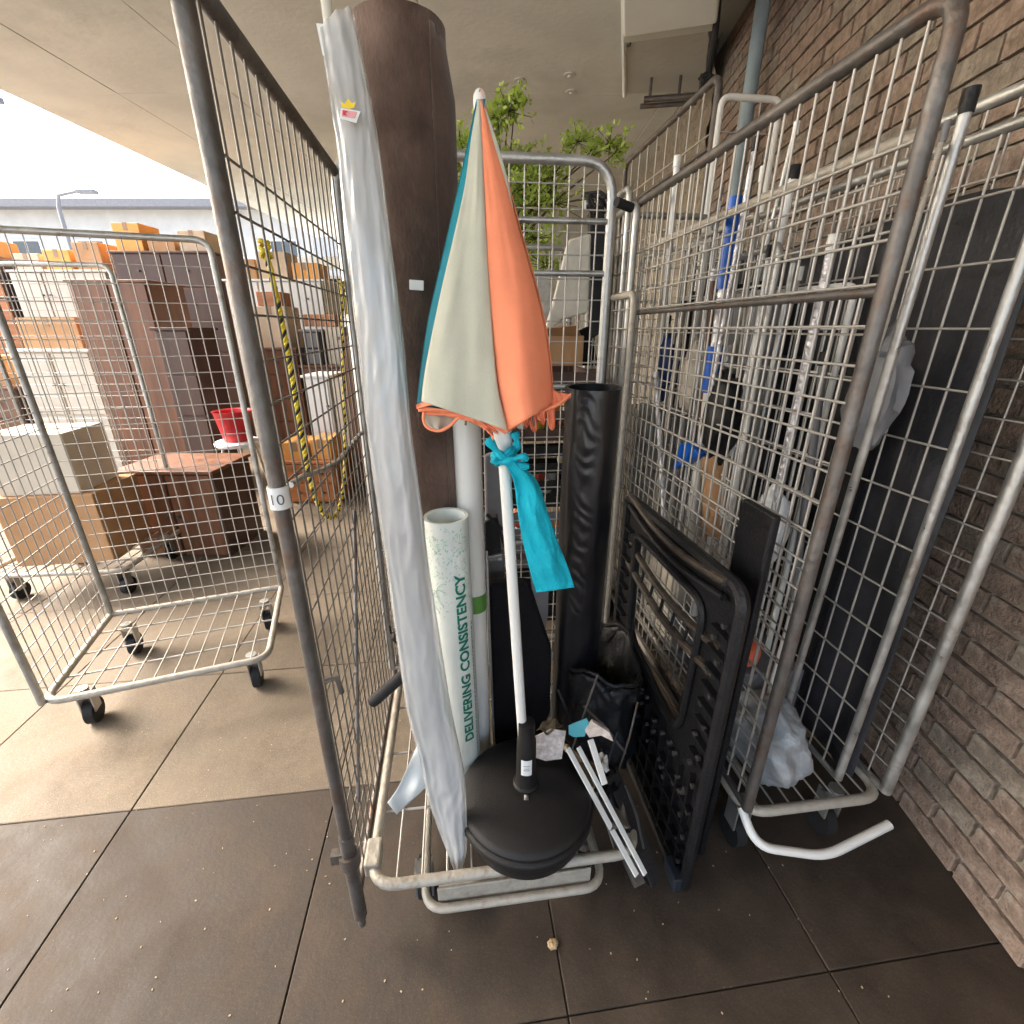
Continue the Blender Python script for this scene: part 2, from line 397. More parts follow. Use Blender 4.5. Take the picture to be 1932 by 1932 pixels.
def base(root, w_, d_, z, tm, grid=True, wm=wire_pale, tr=.014, nw=11):
    f = MB(); f.tube(round_path([(0, d_, z), (0, 0, z), (w_, 0, z), (w_, d_, z)], .07), tr, 12); f.tube([(0, d_, z), (w_, d_, z)], tr, 10)
    b = f.build('base_frame', tm, root, smooth=True, angle=60)
    if grid:
        for i in range(1, nw): x = w_*i/nw; wire(b, (x, 0, z), (x, d_, z), .003, wm)
        for i in range(1, 4): y = d_*i/4; wire(b, (0, y, z-.006), (w_, y, z-.006), .004, wm)
    return b

# the middle cage: base, open front, left side and back
AU, AV, AW, AD, BZ = -.262, .775, .70, .80, .2
A0 = uv(AU, AV)
cage = thing('roll_cage', 'open fronted roll cage holding the parasol and the rolls', 'roll cage', A0, YAW)
bf = base(cage, AW, AD, BZ, galv_pale, tr=.0135)
# inner lower tray frame with sheet lip
f = MB(); f.tube(round_path([(.13, .8, .13), (.13, -.03, .13), (.60, -.03, .13), (.60, .8, .13)], .06), .011, 10)
f.build('lower_frame', galv_pale, cage, smooth=True, angle=60)
f = MB(); f.box((.365, -.012, .155), (.40, .006, .055)); f.box((.365, .01, .126), (.40, .05, .004))
f.build('front_plate', galv_pale, cage, bevel=.002)
f = MB(); f.box((-.002, .075, BZ), (.04, .075, .045)); f.build('corner_clamp', galv_pale, cage, bevel=.006)
for x, y in ((.12, .08), (.58, .1), (.12, .7), (.58, .7)): castor(cage, x, y, .13)
panel(cage, 'back_panel', (-.035, .80), (.755, .80), .22, 1.95, .042, .062, galv, wire_pale, .0145, .0024, bars=(.75, 1.32, 1.66, 1.80), corner=.10, jig=.003)
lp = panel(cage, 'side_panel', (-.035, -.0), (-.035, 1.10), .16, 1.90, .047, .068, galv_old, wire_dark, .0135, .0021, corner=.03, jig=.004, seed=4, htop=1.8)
# hook and sleeve on the near post, thin tail below it
f = MB(); f.tube([(-.035, 0, .34), (-.035, 0, .30)], .024, 14); f.box((-.06, 0, .33), (.03, .02, .03)); f.tube([(-.035, 0, .40), (-.035, 0, .1)], .017, 10)
f.build('sleeve', galv_old, cage, smooth=True)
f = MB(); f.tube([(-.035, 0, .15), (-.035, -.0, .06)], .0095, 10); f.build('locking_pin', galv_old, cage, smooth=True)
f = MB(); f.tube([(-.022, .01, .84), (.0, .02, .84), (.005, .02, .80)], .006, 8); f.build('latch', galv_old, cage, smooth=True)
f = MB(); f.tube([(-.033, .12, .35), (-.033, .50, 1.02)], .006, 8); f.build('diagonal_brace', galv_old, cage, smooth=True)
f = MB(); f.tube([(-.035, .0, 1.258), (-.035, 0, 1.220)], .0165, 16); lab = f.build('paper_label', whiteb, cage, smooth=True)

def text_mesh(body, size, bold=0, name='lettering'):
    cu = bpy.data.curves.new(name, 'FONT'); cu.body = body; cu.size = size; cu.resolution_u = 3; cu.offset = bold
    cu.align_x = 'LEFT'
    ob = bpy.data.objects.new(name, cu); col.objects.link(ob)
    dg = bpy.context.evaluated_depsgraph_get(); dg.update()
    me = bpy.data.meshes.new_from_object(ob.evaluated_get(dg)); bpy.data.objects.remove(ob)
    bm = bmesh.new(); bm.from_mesh(me); bmesh.ops.triangulate(bm, faces=bm.faces)
    for _ in range(1): bmesh.ops.subdivide_edges(bm, edges=[e for e in bm.edges if e.calc_length() > size*.18], cuts=2)
    vs = [v.co.copy() for v in bm.verts]; fs = [tuple(v.index for v in f.verts) for f in bm.faces]; bm.free()
    return vs, fs
# "10" wrapped on the post label (read upright, facing the camera)
vs, fs = text_mesh('10', .026)
k = MB(); xm = sum(v.x for v in vs)/len(vs)
out = []
for v in vs:
    th = (v.x-xm)/.0165; th0 = math.radians(-75)
    out.append(Vector((-.035 + .0172*math.cos(th0+th), .0172*math.sin(th0+th), 1.2295 + v.y)))
k.add(out, fs); k.build('lettering', mat('grey_ink', (.12, .12, .14), .7), lab, org=(0, 0, 0))

# the long cage at right with loose poles
BU, BV = .745, .80
cb = thing('roll_cage', 'tall grey mesh cage crammed with poles beside the brick wall', 'roll cage', uv(BU, BV), YAW)
CW, CDp = .42, 1.42
base(cb, CW, CDp, .26, galv_pale, nw=9)
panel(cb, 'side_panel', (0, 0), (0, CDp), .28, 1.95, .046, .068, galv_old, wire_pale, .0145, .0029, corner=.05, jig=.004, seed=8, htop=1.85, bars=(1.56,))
panel(cb, 'side_panel', (CW, 0), (CW, CDp), .28, 1.95, .06, .08, galv, wire_pale, .0145, .0023, corner=.05, near=True, seed=9)
panel(cb, 'back_panel', (0.02, CDp), (CW-.02, CDp), .28, 1.95, .05, .07, galv, wire_pale, .013, .0023, corner=.05, seed=3)
for x, y in ((.06, .08), (CW-.06, .08), (.06, CDp-.1), (CW-.06, CDp-.1)): castor(cb, x, y, .2)
panel(cb, 'inner_panel', (.30, .04), (.30, CDp-.03), .3, 1.85, .055, .12, galv, wire_pale, .011, .0027, corner=.05, jig=.006, seed=19)
panel(cb, 'inner_panel', (.04, .04), (.04, CDp-.03), .3, 1.80, .05, .085, galv_pale, wire_pale, .011, .0026, corner=.05, jig=.004, seed=18)
f = MB(); f.tube(round_path([(.0, .02, .26), (0.01, -.05, .2), (.2, -.08, .17), (CW, -.04, .2)], .05), .012, 10); f.build('bumper', whitep, cb, smooth=True)
# folded, nested side frames leaning at the gap between the cages
for i, (u_, v_, zt, m_) in enumerate(((.70, 1.93, 1.93, galv), (.672, 1.80, 1.62, galv_pale), (.70, 2.02, 2.0, galv), (.655, 2.05, 1.78, galv_old))):
    r0 = uv(u_, v_)
    lb = ('bright folded mesh frame standing in the gap behind the black roll', 'shorter dusty folded mesh frame in the gap behind the black roll',
          'tallest folded mesh frame in the gap behind the black roll', 'dark weathered folded mesh frame in the gap behind the black roll')[i]
    nf = thing('folded_mesh_frame', lb, 'mesh frame', r0, YAW, 'folded mesh frames between the cages')
    panel(nf, 'mesh_panel', (0, 0), (.0, .5), .1, zt, .05, .07, m_, wire_pale, .013, .0022, corner=.04, near=True, foot=.1, seed=i)
# taller mesh cage behind it
cc = thing('roll_cage', 'tallest mesh cage behind the right one with a dark top rail', 'roll cage', uv(1.18, 2.38), YAW)
base(cc, .30, 1.15, .2, galv_pale, grid=False)
panel(cc, 'side_panel', (0, 0), (0, 1.15), .2, 2.5, .12, .3, galv_old, wire_pale, .016, .004, corner=.06, bars=(2.25,))
panel(cc, 'front_panel', (.01, -.02), (.28, -.02), .2, 2.42, .07, .3, whitep, wire_pale, .013, .003, corner=.04)
for x, y in ((.05, .08), (.25, .08), (.05, 1.0), (.25, 1.0)): castor(cc, x, y, .18)
# cage behind the middle one
cdv = thing('roll_cage', 'mesh cage standing directly behind the open fronted one with crates in it', 'roll cage', uv(-.20, 1.72), YAW)
base(cdv, .76, .62, .2, galv_pale)
panel(cdv, 'back_panel', (0, .62), (.76, .62), .2, 1.84, .05, .07, galv, wire_pale, .013, .0024, corner=.06)
panel(cdv, 'side_panel', (0, 0), (0, .62), .2, 1.84, .05, .07, galv, wire_pale, .013, .0024, corner=.06)
for x, y in ((.08, .08), (.68, .08), (.08, .54), (.68, .54)): castor(cdv, x, y, .18)

# ------------------------------------------------------------------ things standing in the middle cage
FZ = BZ + .006           # top of the base wires
# wrapped sheet of foil and film
Lp = [(606, 70), (620, 176), (636, 293), (654, 480), (677, 665), (692, 800), (709, 930), (729, 1066), (748, 1207), (766, 1330), (791, 1425), (808, 1504), (838, 1586), (858, 1636)]
Rp = [(664, 18), (690, 141), (713, 270), (736, 453), (761, 650), (774, 800), (790, 925), (809, 1075), (830, 1210), (851, 1340), (873, 1445), (880, 1505), (882, 1586), (876, 1636)]
film = mat('clear_film', (.56, .57, .56), .24, 0, .06, 4, .45, 8, stretch=(2.4, 2.4, .7), coat=.7, alpha=.56, spec=.7, c2=(.66, .67, .66))
inner = mat('foam_sheet', (.24, .24, .24), .4, 0, .15, 3, .2, 10, c2=(.56, .56, .56), stretch=(7, 7, .25), coat=.2)
pw = thing('film_wrapped_sheet', 'long flat sheet in clear plastic film leaning tallest at the left', 'wrapped sheet', at(868, 1636, Y=.80))
def wrapfn(k, dep, seed, amp=.0):
    def fn(i, j):
        lx, ly = interp(Lp, i); rx, ry = interp(Rp, i); Y = lerp(1.0, .81, i)
        a, b = at(lx, ly, Y=Y), at(rx, ry, Y=Y); c = (a+b)/2; h = (b-a)/2*k; t = 2*PI*j
        cx, sy = math.cos(t), math.sin(t)
        ex = abs(cx)**.85*(1 if cx > 0 else -1); ey = abs(sy)**.8*(1 if sy > 0 else -1)
        p = c + h*ex + Vector((0, -1, 0))*ey*dep
        q = Vector((cx*1.3, sy*1.3, i*9 + seed))
        n1 = noise.noise(Vector((cx*2.2, sy*2.2, i*3.0+seed))); n2 = noise.noise(Vector((cx*6, sy*6, i*16+seed))); n3 = abs(noise.noise(Vector((cx*3+i*8, sy*3, i*26+seed))))
        return p + Vector((.25*amp*n2, -1, 0))*(amp*(n1*1.1 + n2*.25 - n3*.8*max(0, n1+.3) - .55*abs(noise.noise(Vector((cx*2+i*22, sy*3-i*9, i*18))))))
    return fn
MB().grid(wrapfn(.72, .012, 0, .002), 60, 32, wrap=True).build('inner_sheet', inner, pw, smooth=True, angle=80)
MB().grid(wrapfn(1.0, .024, 3, .0085), 200, 72, wrap=True).build('film', film, pw, smooth=True, angle=80)
# loose flap at the bottom
fl = [((790, 1400), (850, 1400)), ((772, 1440), (838, 1450)), ((752, 1484), (805, 1484)), ((731, 1514), (748, 1537))]
def flap(i, j):
    (a, b) = interp([p[0] for p in fl], i), interp([p[1] for p in fl], i)
    x, y = lerp(a[0], b[0], j), lerp(a[1], b[1], j)
    return at(x, y, Y=lerp(.865, .84, i) - .012*noise.noise(Vector((x*.03, y*.02, 1)))*2)
MB().grid(flap, 20, 14).build('film_flap', mat('milky_film', (.58, .62, .62), .35, 0, .06, 6, .3, 20, alpha=.88, coat=.3), pw, smooth=True, solid=.0012, angle=80)
# top folded tab and the sticker
c0 = at(607, 72, Y=.985); MB().add([c0+Vector((-.006, 0, .018)), c0+Vector((.022, 0, .016)), c0+Vector((.02, -.004, -.02)), c0+Vector((.0, -.004, -.024))], [(0, 1, 2, 3)]).build('tape', whiteb, pw, solid=.002)
def sticker(px, Y, name, m, thick=.001, dy=0):
    pts = [at(x, y, Y=Y) for x, y in px]
    return MB().poly(pts, (0, thick, 0)).build(name, m, pw)
SY_ = .937
st = sticker([(643, 203), (680, 210), (672, 232), (641, 224)], SY_, 'sticker', whiteb)
def sub(px, name, m, Y):
    pts = [at(x, y, Y=Y) for x, y in px]; MB().poly(pts, (0, .0006, 0)).build(name, m, st)
pinkm = mat('pink_print', (.78, .35, .36), .5, 0, .05); redm = mat('red_print', (.62, .03, .06), .5, 0, .05); yelm = mat('yellow_print', (.85, .62, .02), .5, 0, .05)
sub([(646, 207), (674, 211), (669, 223), (645, 219)], 'print', pinkm, SY_-.001)
sub([(647, 208), (656, 209), (651, 213), (655, 218), (646, 216)], 'print', redm, SY_-.002)
sub([(645, 202), (643, 191), (650, 196), (657, 186), (664, 195), (671, 192), (668, 203), (657, 205)], 'crown', yelm, SY_-.001)

def roll(name, label, cat, bx, by, tx, ty, z0, z1, r, m, seg=48, rings=30, bumpamp=.002, hollow=.7, core=None, squash=1, seed=0, bf_=None):
    a, b = Vector((bx, by, z0)), Vector((tx, ty, z1)); t_ = thing(name, label, cat, a)
    d = (b-a); dn = d.normalized(); e1 = Vector((1, 0, 0)); e1 = (e1-dn*e1.dot(dn)).normalized(); e2 = dn.cross(e1)
    def fn(i, j):
        th = 2*PI*j; rr = r + bumpamp*noise.noise(Vector((math.cos(th)*2, math.sin(th)*2, i*9+seed)))
        if bf_: rr += bf_(i, th)
        return a + d*i + e1*math.cos(th)*rr + e2*math.sin(th)*rr*squash
    k = MB(); k.grid(fn, rings, seg, wrap=True)
    # spiral end
    def ring(i, j):
        th = 2*PI*j; rr = r*lerp(1, hollow, i); return b + e1*math.cos(th)*rr + e2*math.sin(th)*rr*squash - dn*(.001*i)
    k.grid(ring, 1, seg, wrap=True)
    def inn(i, j):
        th = 2*PI*j; rr = r*hollow; return b - dn*(.001 + .12*i) + e1*math.cos(th)*rr + e2*math.sin(th)*rr*squash
    k.grid(inn, 1, seg, wrap=True)
    k.build('rolled_sheet', m, t_, smooth=True, angle=50)
    return t_, (a, b, dn, e1, e2)
# brown felt roll
br, (a, b, dn, e1, e2) = roll('brown_felt_roll', 'thick dark brown felt roll with curved top, tallest in the cage', 'fabric roll', -.232, 1.16, -.215, 1.155, FZ, 2.03, .088, brownm, bumpamp=.002,
          hollow=.93, rings=60)
# loose outer edge of the sheet, curling off at the right
def lip(i, j):
    th = lerp(-.72, .14, j); rr = .0895 + .016*max(0, j-.25)*(1 if i > .5 else .75) ; z = lerp(.25, .992, i)
    if i > .93: rr -= (i-.93)*.25*j
    return a + (b-a)*z + e1*math.cos(th)*rr + e2*math.sin(th)*rr
MB().grid(lip, 60, 14).build('loose_edge', brownm, br, smooth=True, solid=.004, angle=60)
p = at(786, 538, Y=1.066)
MB().box(p, (.030, .003, .019), Matrix.Rotation(math.radians(4), 3, 'Y')).build('price_tag', whiteb, br, bevel=.003)
# white printed roll
cons = mat('printed_white_film', (.66, .70, .66), .38, 0, .03, 8, .15, 20, coat=.3, c2=(.70, .74, .70))
wr_, (a, b, dn, e1, e2) = roll('printed_white_roll', 'white roll printed with green leaves and the words DELIVERING CONSISTENCY', 'wrapped roll', -.148, 1.045, -.158, 1.03, FZ, 1.085, .053, cons, hollow=.85, bumpamp=.0012)
MB().tube([b-dn*.16, b-dn*.07], .044, 24).build('core_tube', mat('pale_core', (.5, .44, .38), .8), wr_, smooth=True)
R_ = .0535
def oncyl(th, s_, rr=R_+.0012): return a + dn*s_ + e1*math.cos(th)*rr + e2*math.sin(th)*rr
fr_th = -PI/2 if (e2.y > 0) else PI/2
vs, fs = text_mesh('DELIVERING CONSISTENCY', .036, .0011)
x1 = max(v.x for v in vs); s_a = .20; s_b = .745; sgn = 1 if e2.y > 0 else -1
# text baseline runs up the roll, letter tops point to the left
thc = fr_th + sgn*math.radians(34)
k = MB(); k.add([oncyl(thc - sgn*(v.y-.012)/R_, s_a + v.x*(s_b-s_a)/x1, R_+.0018) for v in vs], fs)
k.build('lettering', mat('green_ink', (.0, .17, .11), .6, 0, .1, 30), wr_)
# small print line and barcode-like fine line to the right of the words
lm = mat('faint_ink', (.03, .12, .10), .6); k = MB(); rr = random.Random(4); s_ = .12
while s_ < .60:
    l_ = rr.uniform(.004, .012); t0 = fr_th + sgn*math.radians(62); t1 = t0 + sgn*.05
    k.add([oncyl(t0, s_, R_+.0018), oncyl(t1, s_, R_+.0018), oncyl(t1, s_+l_, R_+.0018), oncyl(t0, s_+l_, R_+.0018)], [(0, 1, 2, 3)]); s_ += l_+rr.uniform(.002, .006)
k.build('small_print', lm, wr_)
# leaf scribbles near the top
lf = mat('pale_green_ink', (.36, .54, .42), .6, 0, .25, 40); k = MB()
for n_ in range(260):
    th = fr_th + sgn*rr.uniform(-1.1, 1.1); s_ = rr.triangular(.60, .875, .84); ln = rr.uniform(.004, .011); an = rr.uniform(0, 2*PI); wd_ = rr.uniform(.0008, .0022)
    pts = []
    for q, ww in ((0, 0), (.3, 1), (.7, .9), (1, 0), (.7, -.3), (.3, -.4)):
        lx = q*ln*math.cos(an) - ww*wd_*math.sin(an); ly = q*ln*math.sin(an) + ww*wd_*math.cos(an); pts.append(oncyl(th + lx/R_, min(.877, s_+ly), R_+.0016))
    k.add(pts, [(0, 1, 2, 3, 4, 5)])
for q in range(2):   # two curled tendrils
    s0 = .70 - q*.02; pts = []
    for t in range(40):
        f_ = t/39; an = f_*7; r2 = .016*(1-f_*.7); th = fr_th + sgn*(-.35 - q*.25) + r2*math.cos(an)/R_; s_ = s0 + .02 - f_*.07 + r2*math.sin(an)
        pts.append(oncyl(th, s_, R_+.001))
    MB().tube(pts, .0008, 4).build('tendril_print', lf, wr_)
tag(k.build('leaf_print', lf, wr_), kind='stuff')
k = MB()   # darker green patch low on the left
k.grid(lambda i, j: oncyl(fr_th + sgn*lerp(-1.4, -.35 - .5*i, j), lerp(.26, .50, i), R_+.0012), 12, 8); k.build('green_patch', mat('green_patch', (.13, .26, .20), .5), wr_, smooth=True)
# white pipe with a green band
wt, (a, b, dn, e1, e2) = roll('white_pipe', 'plain white plastic pipe with a green band behind the parasol', 'pipe', -.104, 1.14, -.110, 1.12, FZ, 1.36, .0345, whitep, hollow=.85, bumpamp=0, rings=4)
zb = at(893, 1130, Y=1.13).z; tt = (zb-FZ)/(b-a).z
MB().tube([a+(b-a)*(tt-.024), a+(b-a)*(tt+.024)], .0355, 40, cap=False).build('green_band', mat('green_tape', (.10, .26, .05), .5), wt, smooth=True)
# black roll
blackfilm = mat('black_film', (.004, .004, .0055), .36, 0, .2, 20, .15, 22, stretch=(1, 1, .8), coat=.15)
def bwr(i, th):
    c = math.cos(th+2.1)
    g = math.exp(-((th-4.4)/.3)**2)*math.sin(i*170+th*9+5*noise.noise(Vector((i*14, th*2, 1))))*.0013*(1.0 if i > .45 else .1)
    return g + .0005*noise.noise(Vector((math.cos(th)*3, math.sin(th)*3, i*14)))
bl, _q = roll('black_film_roll', 'thick roll wrapped in wrinkled glossy black film at right', 'wrapped roll', .205, 1.235, .205, 1.20, FZ, 1.365, .0705, blackfilm, seg=120, rings=260, hollow=.9, bumpamp=.003, bf_=bwr)

# ------------------------------------------------------------------ parasol and its base
PB = Vector((.038, .912, 0)); 
pb_bot = Vector((.038, .912, .34)); pb_top = at(905, 180, Y=.965)
def axis(z): t = (z-pb_bot.z)/(pb_top.z-pb_bot.z); return pb_bot.lerp(pb_top, t)
bs = thing('umbrella_stand', 'round black plastic parasol base with white label on its socket', 'parasol base', (PB.x, PB.y, FZ))
prof = [(.150, 0), (.166, .003), (.170, .012), (.174, .046), (.174, .050), (.168, .053), (.168, .058), (.186, .060), (.190, .064), (.1905, .076), (.187, .081), (.181, .083), (.180, .088), (.182, .091), (.178, .098), (.168, .103), (.120, .114), (.055, .122), (.040, .124)]
MB().lathe([(r*.985, z*1.12+FZ) for r, z in prof], (PB.x, PB.y, 0), 96).build('weight', blackp_clean, bs, smooth=True, angle=55)
zt = at(990, 1352, Y=.93).z
prof = [(.034, FZ+.13), (.035, FZ+.144), (.033, FZ+.146), (.0285, FZ+.148), (.0275, FZ+.152), (.0265, FZ+.20), (.0255, zt-.06), (.022, zt-.05), (.0215, zt)]
MB().lathe(prof, (PB.x, PB.y, 0), 40).build('socket', blackp_clean, bs, smooth=True, angle=40)
k = MB(); th0 = -PI/2
zl0, zl1 = at(992, 1455, Y=.9).z, at(992, 1427, Y=.9).z
k.grid(lambda i, j: Vector((PB.x + .0269*math.cos(-PI/2-.55+1.1*j), PB.y + .0269*math.sin(-PI/2-.55+1.1*j), lerp(zl0, zl1, i))), 2, 14)
lb = k.build('label', whiteb, bs, smooth=True)
k = MB()
for r0, w0 in ((.62, .8), (.45, .6), (.34, .75)):
    k.grid(lambda i, j: Vector((PB.x + .0273*math.cos(-PI/2-.4*w0+.8*w0*j), PB.y + .0273*math.sin(-PI/2-.4*w0+.8*w0*j), lerp(zl0, zl1, r0+.05*i))), 1, 8)
k.build('print_line', mat('soft_grey_ink', (.3, .3, .3), .7), lb)
k = MB(); s0 = PB + Vector((0, -.038, FZ+.136)); k.tube([s0, s0+Vector((0, -.012, 0))], .007, 12); k.build('screw', galv, bs, smooth=True)

ps = thing('parasol', 'closed parasol with orange, sage and teal panels on a white pole', 'parasol', (PB.x, PB.y, .34))
MB().tube([axis(.45), axis(1.60)], .0125, 24).build('pole', whitep, ps, smooth=True)
k = MB(); tp = pb_top; k.tube([tp-Vector((0, 0, .02)), tp-Vector((0, 0, .008)), tp, tp+Vector((0, 0, .006)), tp+Vector((0, 0, .009))], [.0105, .0112, .0105, .007, .003], 16)
k.build('finial', whitep, ps, smooth=True)
# fabric panels: (left edge, right edge) down the closed canopy, and how far each stands out towards the front
def cpanel(name, m, Lpx, Rpx, out, fold=.0, ny=48, nx=26, Yc=.955, seed=0, nf=2.2, back=1):
    def fn(i, j):
        l, r = interp(Lpx, i), interp(Rpx, i); x, y = lerp(l[0], r[0], j), lerp(l[1], r[1], j)
        oL, oM, oR = out; s_ = i**.8
        o = (oL*(1-j)**2 + oM*2*j*(1-j)*1.0 + oR*j*j)*s_
        o += fold*s_*math.sin(j*PI*2*nf + 1.4*math.sin(i*3+seed) + seed) + .35*fold*s_*noise.noise(Vector((j*5, i*4, seed)))*2
        return at(x, y, Y=Yc - o*back)
    return MB().grid(fn, ny, nx).build(name, m, ps, smooth=True, solid=.0012, angle=80)
top = (905, 186)
bord = [(906, 187), (911, 280), (915, 370), (919, 460), (924, 550), (930, 640), (939, 730), (958, 812)]
lefts = [(902, 187), (889, 262), (878, 345), (859, 435), (838, 525), (819, 612), (802, 700), (795, 757)]
teals = [(901, 188), (886, 262), (868, 345), (848, 435), (827, 525), (808, 612), (795, 700), (787, 765)]
rights = [(909, 187), (930, 262), (956, 345), (980, 435), (1006, 525), (1027, 612), (1039, 690), (1044, 762)]
cpanel('canopy_panel', teal, teals, [(x+14, y) for x, y in lefts], (.0, .05, .085), 0, seed=1)
cpanel('canopy_panel', sage, lefts, bord, (.085, .13, .095), .006, seed=2, nf=1.15)
cpanel('canopy_panel', orange, bord, rights, (.098, .15, .03), .007, seed=4, nf=.9)
cpanel('canopy_panel', sage, [(x-6, y) for x, y in bord[:5]], [(909, 187), (929, 240), (945, 290), (958, 340), (968, 390)], (.03, .04, .02), 0, seed=5)
# back of the canopy
cpanel('canopy_panel', teal, [(x-1, y-4) for x, y in teals], [(x, y-20) for x, y in bord], (.0, .09, .09), .006, seed=6, back=-1)
cpanel('canopy_panel', orange, [(x, y-20) for x, y in bord], [(x+1, y-10) for x, y in rights], (.09, .10, .03), .006, seed=7, back=-1)
# flared corner at right
cpanel('canopy_corner', orange, [(1030, 690), (1034, 720), (1040, 745), (1044, 772)], [(1032, 700), (1046, 737), (1064, 742), (1077, 744)], (.03, .03, .02), .004, 12, 10, seed=3)
# hem strips and the tucked layers at the bottom
def hem(pts, Y0, r=.003, name='hem', m=orange):
    MB().tube([at(*interp(pts, i/30), Y=Y0 + 0*i) for i in range(31)], r, 8).build(name, m, ps, smooth=True)
def band(pts, h, Y0, amp=.004, seed=0, name='hem_band', m=orange):
    def fn(i, j):
        x, y = interp(pts, i); return at(x, y + h*(j-.15)*(.75+.5*noise.noise(Vector((i*4, seed, 0)))), Y=Y0 + amp*math.sin(j*PI+i*9+seed) + amp*noise.noise(Vector((i*9, j, seed))))
    MB().grid(fn, 40, 6).build(name, m, ps, smooth=True, solid=.0025, angle=80)
band([(786, 765), (810, 758), (840, 762), (870, 769), (905, 778), (935, 793), (958, 811)], 9, .866)
band([(789, 770), (820, 771), (850, 776), (880, 782), (915, 791), (940, 804), (953, 813)], 10, .878, seed=2)
band([(800, 775), (830, 776), (860, 782), (890, 790), (920, 802), (940, 815)], 9, .892, seed=5)
band([(862, 780), (885, 786), (905, 795), (922, 808), (930, 822)], 14, .885, .006, seed=7)
band([(958, 810), (975, 799), (993, 787), (1012, 776), (1040, 767), (1062, 756), (1077, 743)], 7, .90, seed=3)
cpanel('tucked_layer', orange, [(788, 764), (795, 772)], [(950, 795), (950, 812)], (.05, .07, .06), .003, 4, 20, seed=8)
# underside fabric gathered inside, seen from slightly above only at the hem
cpanel('tucked_flap', sage, [(801, 770), (800, 788), (806, 803), (822, 810)], [(870, 775), (866, 790), (850, 803), (836, 810)], (.055, .08, .055), .004, 12, 16, seed=9)
hem([(800, 776), (799, 792), (806, 806), (825, 813), (842, 808), (858, 795), (870, 780)], .884, .003)
cpanel('tucked_flap', orange, [(868, 776), (880, 780), (900, 790), (920, 806)], [(912, 778), (924, 790), (930, 806), (927, 822)], (.03, .04, .03), .003, 10, 8, seed=10)
for n_, (x, y, l_) in enumerate(((988, 792, 16), (1003, 786, 30), (1019, 782, 20), (1037, 772, 40))):
    cpanel('tucked_flap', orange, [(x-9, y-14), (x-7, y), (x-2, y+l_-8), (x+5, y+l_)], [(x+11, y-14), (x+10, y), (x+10, y+l_-9), (x+8, y+l_-2)], (.0, .022, .0), .006, 10, 8, seed=n_, Yc=.945+.012*(n_ % 2))
hub = MB(); hub.tube([axis(1.26), axis(1.34)], .019, 16); hub.build('runner', whitep, ps, smooth=True)
k = MB()
for q in range(8):
    a_ = axis(1.33); th = q*PI/4+.3; b_2 = a_ + Vector((.075*math.cos(th), .05*math.sin(th), -.0)); MB().tube([axis(1.78), b_2 + Vector((0, 0, -.01))], .0022, 6).build('rib', galv_old, ps)
# teal cover tied to the pole
tc = thing('teal_parasol_cover', 'bright teal cloth cover knotted round the pole and hanging down', 'cloth cover', at(1045, 1108, Y=.93))
def cover(i, j):
    l = interp([(948, 868), (968, 905), (976, 960), (985, 1015), (998, 1070), (1011, 1118)], i); r = interp([(972, 868), (1012, 905), (1032, 960), (1050, 1015), (1070, 1065), (1084, 1108)], i)
    t = j*2*PI; cx = math.cos(t); s_ = math.sin(t)
    x = lerp(l[0], r[0], .5+.5*cx); y = lerp(l[1], r[1], .5+.5*cx)
    o = .016*s_*(1-.5*i) + .010*math.sin(cx*3.6+i*1.6)*(1-.75*i) + .008*noise.noise(Vector((cx*1.8, s_, i*5))) + .005*abs(noise.noise(Vector((cx*4, s_, i*9))))
    return at(x, y, Y=.915 - o)
MB().grid(cover, 70, 60, wrap=True).build('hanging_cloth', tealb, tc, smooth=True, angle=80)
k = MB()
for q in range(5):
    pts = []
    for i in range(25):
        t = i/24*PI*1.3 + q*.6 - .4; pts.append(at(949+q*1.5, 846 + q*5, Y=.925) + Vector((.020*math.cos(t), -.024*math.sin(t), .006*math.sin(t*2+q) - .018*i/24)))
    k.tube(pts, .006, 8)
k.build('knot', tealb, tc, smooth=True)
def strand(px, w_, Y, nm='strap'):
    MB().tube([at(*interp(px, i/16), Y=Y) for i in range(17)], [w_*(1+.3*math.sin(i*1.1)) for i in range(17)], 8).build(nm, tealb, tc, smooth=True)
strand([(920, 828), (935, 848), (948, 862), (975, 878), (998, 880)], .008, .9)
strand([(930, 865), (940, 872), (965, 868), (985, 862), (996, 868)], .007, .895)
strand([(970, 815), (975, 835), (970, 855), (962, 870)], .008, .93)
strand([(938, 815), (935, 835), (940, 855), (952, 870)], .007, .945)

# ------------------------------------------------------------------ dark things low in the cage
bc = thing('black_flat_case', 'flat black fabric case standing upright behind the parasol pole', 'case', at(980, 1400, Y=1.22))
MB().poly([at(x, y, Y=1.16) for x, y in ((921, 1105), (998, 1103), (1018, 1165), (1041, 1232), (1038, 1345), (1012, 1425), (930, 1425))], (0, .05, 0)).build('case_body', blackfab, bc, bevel=.012)
MB().tube([at(x, y, Y=1.13) for x, y in ((918, 1040), (922, 1150), (928, 1300), (934, 1430))], .0035, 8).build('edge_rod', galv, bc, smooth=True)
gb = thing('grey_folding_frame', 'dark grey folded frame with chrome bracket left of the parasol pole', 'folding frame', at(935, 1100, Y=1.3))
MB().poly([at(x, y, Y=1.33) for x, y in ((914, 860), (952, 850), (962, 1040), (918, 1050))], (0, .03, 0)).build('grey_board', greym, gb, bevel=.006)
MB().poly([at(x, y, Y=1.29) for x, y in ((914, 985), (938, 972), (946, 1040), (916, 1055))], (0, .02, 0)).build('hinge_plate', blackp, gb, bevel=.004)
